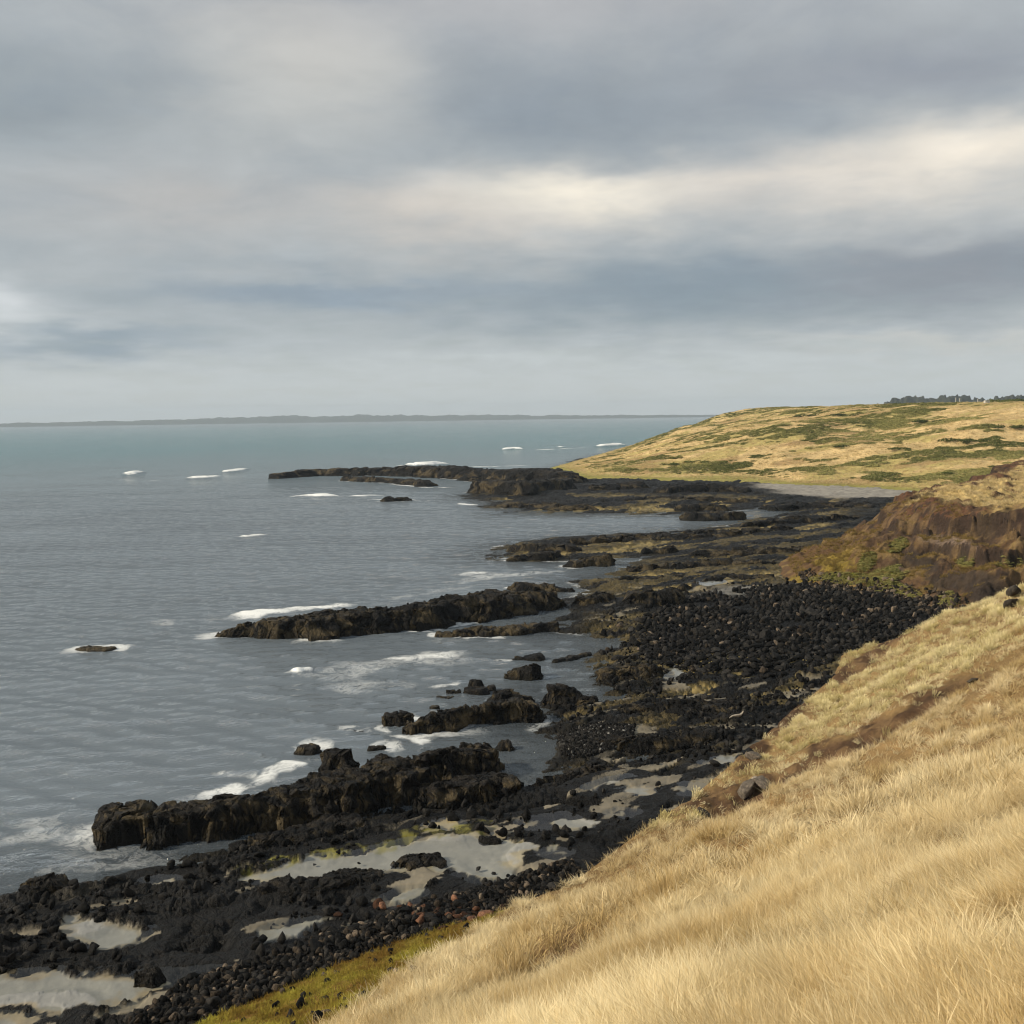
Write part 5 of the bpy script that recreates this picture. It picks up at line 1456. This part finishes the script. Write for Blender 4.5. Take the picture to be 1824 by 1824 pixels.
# cliff vegetation
pts, i = surf_pick((CG + (CN - 0.5) * 0.7 > 0.5) & (CS > 0.3) & (CX < 62), 2200, rs); n = len(pts)
sc = rs.uniform(0.12, 0.34, n)
c_cl = proto_coll('cliff_scrub_kinds', [leaf_clump('cliff_scrub_clump', 160 + k, 130, M_SCRUB, 0.5) for k in range(4)])
scatter('cliff_scrub', pts, np.stack([np.zeros(n), np.zeros(n), rs.uniform(0, 6.28, n)], -1), np.stack([sc, sc, sc * 0.7], -1), rs.randint(0, 4, n), np.clip(rs.normal(0.6, 0.25, n), 0, 1), c_cl)
pts, i = surf_pick((CX < 50) & (CS > 1.0) & (CR < 0.3) & (CN > 0.45), 3600, rs); n = len(pts)
sc = rs.uniform(0.22, 0.5, n)
scatter('cliff_dry_grass', pts, np.stack([rs.normal(0, .3, n), rs.normal(0, .3, n), rs.uniform(0, 6.28, n)], -1), np.repeat(sc[:, None], 3, 1), rs.randint(0, 5, n), np.clip(rs.normal(0.5, 0.25, n), 0, 1), proto_coll('cliff_grass_kinds', [tuft('cliff_tuft', 180 + k, 24, 0.7, 0.05, 0.5, M_CGRASS, 0.8) for k in range(5)]))
pts, i = surf_pick((CGOLD > 0.4) & (CX < 110), 9000, rs); n = len(pts)
sc = rs.uniform(0.5, 0.9, n)
scatter('cliff_top_grass', pts, np.stack([rs.normal(0, .2, n), rs.normal(0, .2, n), rs.uniform(0, 6.28, n)], -1), np.repeat(sc[:, None], 3, 1), rs.randint(0, 5, n), np.clip(rs.normal(0.5, 0.2, n), 0, 1), c_hgr)

# shrubs one can tell apart on the headland
def shrub(px, py, size, label, kind='shrub'):
    d = FW + RT * ((px - 912) / FPX) + UP * ((912 - py) / FPX)
    t = np.linspace(200, 900, 4000); P = EYE + d * t[:, None]
    z = head_z(P[:, 0], P[:, 1])[0]
    w = np.nonzero(P[:, 2] < z)[0]
    if not len(w): return
    p = P[w[0]]
    root = bpy.data.objects.new(kind, None); C.objects.link(root); root.location = p
    setprops(root, label, kind, 'dark shrubs on the headland')
    me = bush_mesh('foliage', int(px) % 97)
    o = link('foliage', me, root); o.scale = (size * 0.8, size * 0.8, size * 0.5)
    stem = stem_mesh('stem', 0.03 * size, 0.12 * size)
    link('stem', stem, root)


def bush_mesh(name, seed):
    """several leaf clumps of different size grown into one low bush"""
    r = np.random.RandomState(seed)
    Vs, Qs, Al, n = [], [], [], 0
    for k in range(9):
        me = leaf_clump('clump', seed * 9 + k, 130, M_SHRUB, 0.6, 0.15)
        v = np.empty(len(me.vertices) * 3, np.float32); me.vertices.foreach_get('co', v); v = v.reshape(-1, 3)
        al = np.empty(len(v), np.float32); me.attributes['along'].data.foreach_get('value', al)
        sc_ = r.uniform(0.25, 0.5)
        v = v * sc_ + np.array([r.uniform(-1, 1), r.uniform(-0.6, 0.6), 0])
        Vs.append(v); Qs.append(np.arange(len(v)).reshape(-1, 4) + n); Al.append(al); n += len(v)
        bpy.data.meshes.remove(me)
    return make_mesh(name, np.concatenate(Vs), np.concatenate(Qs), M_SHRUB, None, dict(along=np.concatenate(Al), tint=np.full(n, r.rand())))


def stem_mesh(name, r, h, lean=0.0):
    a = np.linspace(0, 6.283, 9)[:-1]
    V = []; Q = []
    for k in range(4):
        t = k / 3
        rr = r * (1 - 0.5 * t)
        V += [(rr * math.cos(q) + lean * t * t, rr * math.sin(q), -0.2 + (h + 0.2) * t) for q in a]
    for k in range(3):
        for j in range(8):
            Q.append((8 * k + j, 8 * k + (j + 1) % 8, 8 * k + 8 + (j + 1) % 8, 8 * k + 8 + j))
    return make_mesh(name, V, Q, M_BARK)


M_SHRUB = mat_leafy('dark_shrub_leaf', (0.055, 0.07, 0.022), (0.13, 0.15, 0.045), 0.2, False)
for px, py, sz, lab in [
        (1722, 786, 7.0, 'broad dark shrub patch in the middle of the headland slope'), (1805, 762, 7.0, 'dark shrub below the skyline at the right edge of the headland'),
        (1650, 752, 6.0, 'low dark shrub just under the headland crest'), (1205, 828, 5.5, 'green shrub low on the headland near the black reef'),
        (1240, 824, 4.5, 'green shrub beside the low one nearest the black reef'), (1700, 843, 3.2, 'small dark shrub above the grey pebble beach'),
        (1770, 832, 3.0, 'small shrub right of the one above the pebble beach'), (1440, 742, 6.0, 'wide flat shrub near the left crest of the headland'),
        (1505, 740, 6.0, 'wide dark shrub right of the one on the left crest'), (1500, 796, 4.5, 'rounded shrub halfway down the headland slope'),
        (1600, 800, 4.5, 'rounded shrub between mid slope and the broad dark patch')]:
    shrub(px, py, sz, lab)

# ------------------------------------------------------------------ skyline: hedge, posts, trees
def on_head(px, dist):
    a = math.atan((px - 912) / FPX)
    x, y = dist * math.sin(a), dist * math.cos(a)
    return x, y, float(head_z(np.array([x]), np.array([y]))[0][0])


def tree(px, h, label, seed):
    dist = 1880.0
    a = math.atan((px - 912) / FPX); x, y = dist * math.sin(a), dist * math.cos(a)
    hp_ = np.interp(px, [q[0] for q in WOOD], [q[1] for q in WOOD]) * 1900 / FPX
    r = bpy.data.objects.new('tree', None); C.objects.link(r); r.location = (x, y, hp_ * 0.80)
    setprops(r, label, 'tree', 'small trees on the skyline')
    link('trunk', stem_mesh('trunk', 0.4, h * 0.7, h * 0.12), r)
    o = link('crown', leaf_clump('crown', seed, 420, M_SHRUB, 0.7, 0.16), r)
    o.location = (h * 0.1, 0, h * 0.42); o.scale = (h * 0.55, h * 0.5, h * 0.6)


for px, h, lab, sd in [(1462, 7, 'leftmost small tree on the skyline beyond the headland', 5), (1484, 6, 'small tree just right of the leftmost skyline tree', 6), (1512, 8, 'round skyline tree left of the pair before the wooded hill', 7),
                       (1535, 9, 'left tree of the pair before the wooded hill', 8), (1552, 8, 'right tree of the pair before the wooded hill', 9), (1598, 11, 'tallest tree, at the top of the wooded hill slope', 10)]:
    tree(px, h * 0.72, lab, sd)


def box_mesh(name, w, d, h, mat, bev=0.04, cap=0.0):
    import bmesh
    bm = bmesh.new(); bmesh.ops.create_cube(bm, size=1.0)
    for v in bm.verts:
        v.co.x *= w; v.co.y *= d; v.co.z = (v.co.z + 0.5) * h
        if cap and v.co.z > h * 0.5: v.co.x *= cap; v.co.y *= cap
    bmesh.ops.bevel(bm, geom=bm.edges[:], offset=bev, segments=2, affect='EDGES')
    me = bpy.data.meshes.new(name); bm.to_mesh(me); bm.free(); me.materials.append(mat)
    return me


for px, dist, h, lab in [(1701, 440, 1.9, 'left white post of the close pair on the skyline'), (1708, 440, 1.7, 'right white post of the close pair on the skyline'), (1740, 440, 1.8, 'single white post on the skyline left of the pale block')]:
    x, y, z = on_head(px, dist)
    o = link('fence_post', box_mesh('fence_post', 0.34, 0.3, h + 0.5, M_WHITEP, 0.05, 0.85)); o.location = (x, y, z - 0.5)
    setprops(o, lab, 'post')
x, y, z = on_head(1756, 425)
o = link('stone_block', box_mesh('stone_block', 2.9, 1.4, 1.6, M_WHITEP, 0.12, 0.94)); o.scale = (0.75, 0.75, 0.8); o.location = (x, y, z - 0.4); o.rotation_euler = (0, 0, 0.3)
setprops(o, 'low pale block on the headland crest beside the dark hedge', 'block')
for px, dist, sz, lab in [(1778, 440, 4.2, 'left end bush of the dark hedge on the skyline'), (1800, 445, 4.8, 'middle bush of the dark hedge on the skyline'), (1822, 450, 4.8, 'right end bush of the dark hedge at the frame edge')]:
    x, y, z = on_head(px, dist)
    r = bpy.data.objects.new('shrub', None); C.objects.link(r); r.location = (x, y, z); setprops(r, lab, 'shrub', 'bushes of the skyline hedge')
    o = link('foliage', bush_mesh('foliage', int(px) % 89), r); o.scale = (sz, sz, sz * 1.15)
    link('stem', stem_mesh('stem', 0.2, 1.0), r)

# ------------------------------------------------------------------ sea haze
import bmesh
bm = bmesh.new(); bmesh.ops.create_cube(bm, size=1.0)
for v in bm.verts: v.co = (v.co.x * 19400, v.co.y * 19400, -2.7 if v.co.z < 0 else 140.0)
me = bpy.data.meshes.new('haze'); bm.to_mesh(me); bm.free()
mh, N = mat_new('sea_haze')
pv = N.n('ShaderNodeVolumePrincipled'); pv.inputs['Color'].default_value = rgb(0.73, 0.86, 1.0)
pv.inputs['Density'].default_value = 0.00011; pv.inputs['Anisotropy'].default_value = 0.0
ho = N.n('ShaderNodeOutputMaterial'); N.put(ho.inputs['Volume'], pv.outputs[0])
me.materials.append(mh)
setprops(link('haze', me), kind='stuff')

# bleached driftwood lying on the black bench below the slope
x, y = gp(1312, 1278, 0.9)
Vd, Qd = [], []
pts_ = [(-0.75, 0.0, 0.02, 0.05), (-0.4, 0.05, 0.16, 0.10), (0.0, 0.0, 0.18, 0.16), (0.35, -0.04, 0.22, 0.14), (0.55, -0.02, 0.42, 0.09), (0.62, 0.0, 0.62, 0.05)]
for k, (ax, ay, az_, rr) in enumerate(pts_):
    for j in range(8):
        q = j * math.pi / 4
        Vd.append((ax, ay + rr * math.cos(q) * (1 + 0.2 * math.sin(3 * q + k)), az_ + rr * math.sin(q)))
    if k:
        for j in range(8): Qd.append((8 * k - 8 + j, 8 * k - 8 + (j + 1) % 8, 8 * k + (j + 1) % 8, 8 * k + j))
o = link('driftwood', make_mesh('driftwood', Vd, Qd, mat_plain('bleached_wood', (0.30, 0.265, 0.215), 0.9, 5.0, 0.4)))
o.location = (x, y, float(ground_z(np.array([x]), np.array([y]))[0]) + 0.25); o.rotation_euler = (0.2, 0, 0.35); o.scale = (0.7, 0.7, 0.6)
setprops(o, 'pale bleached driftwood branch lying on the dark rock bench below the slope', 'driftwood')
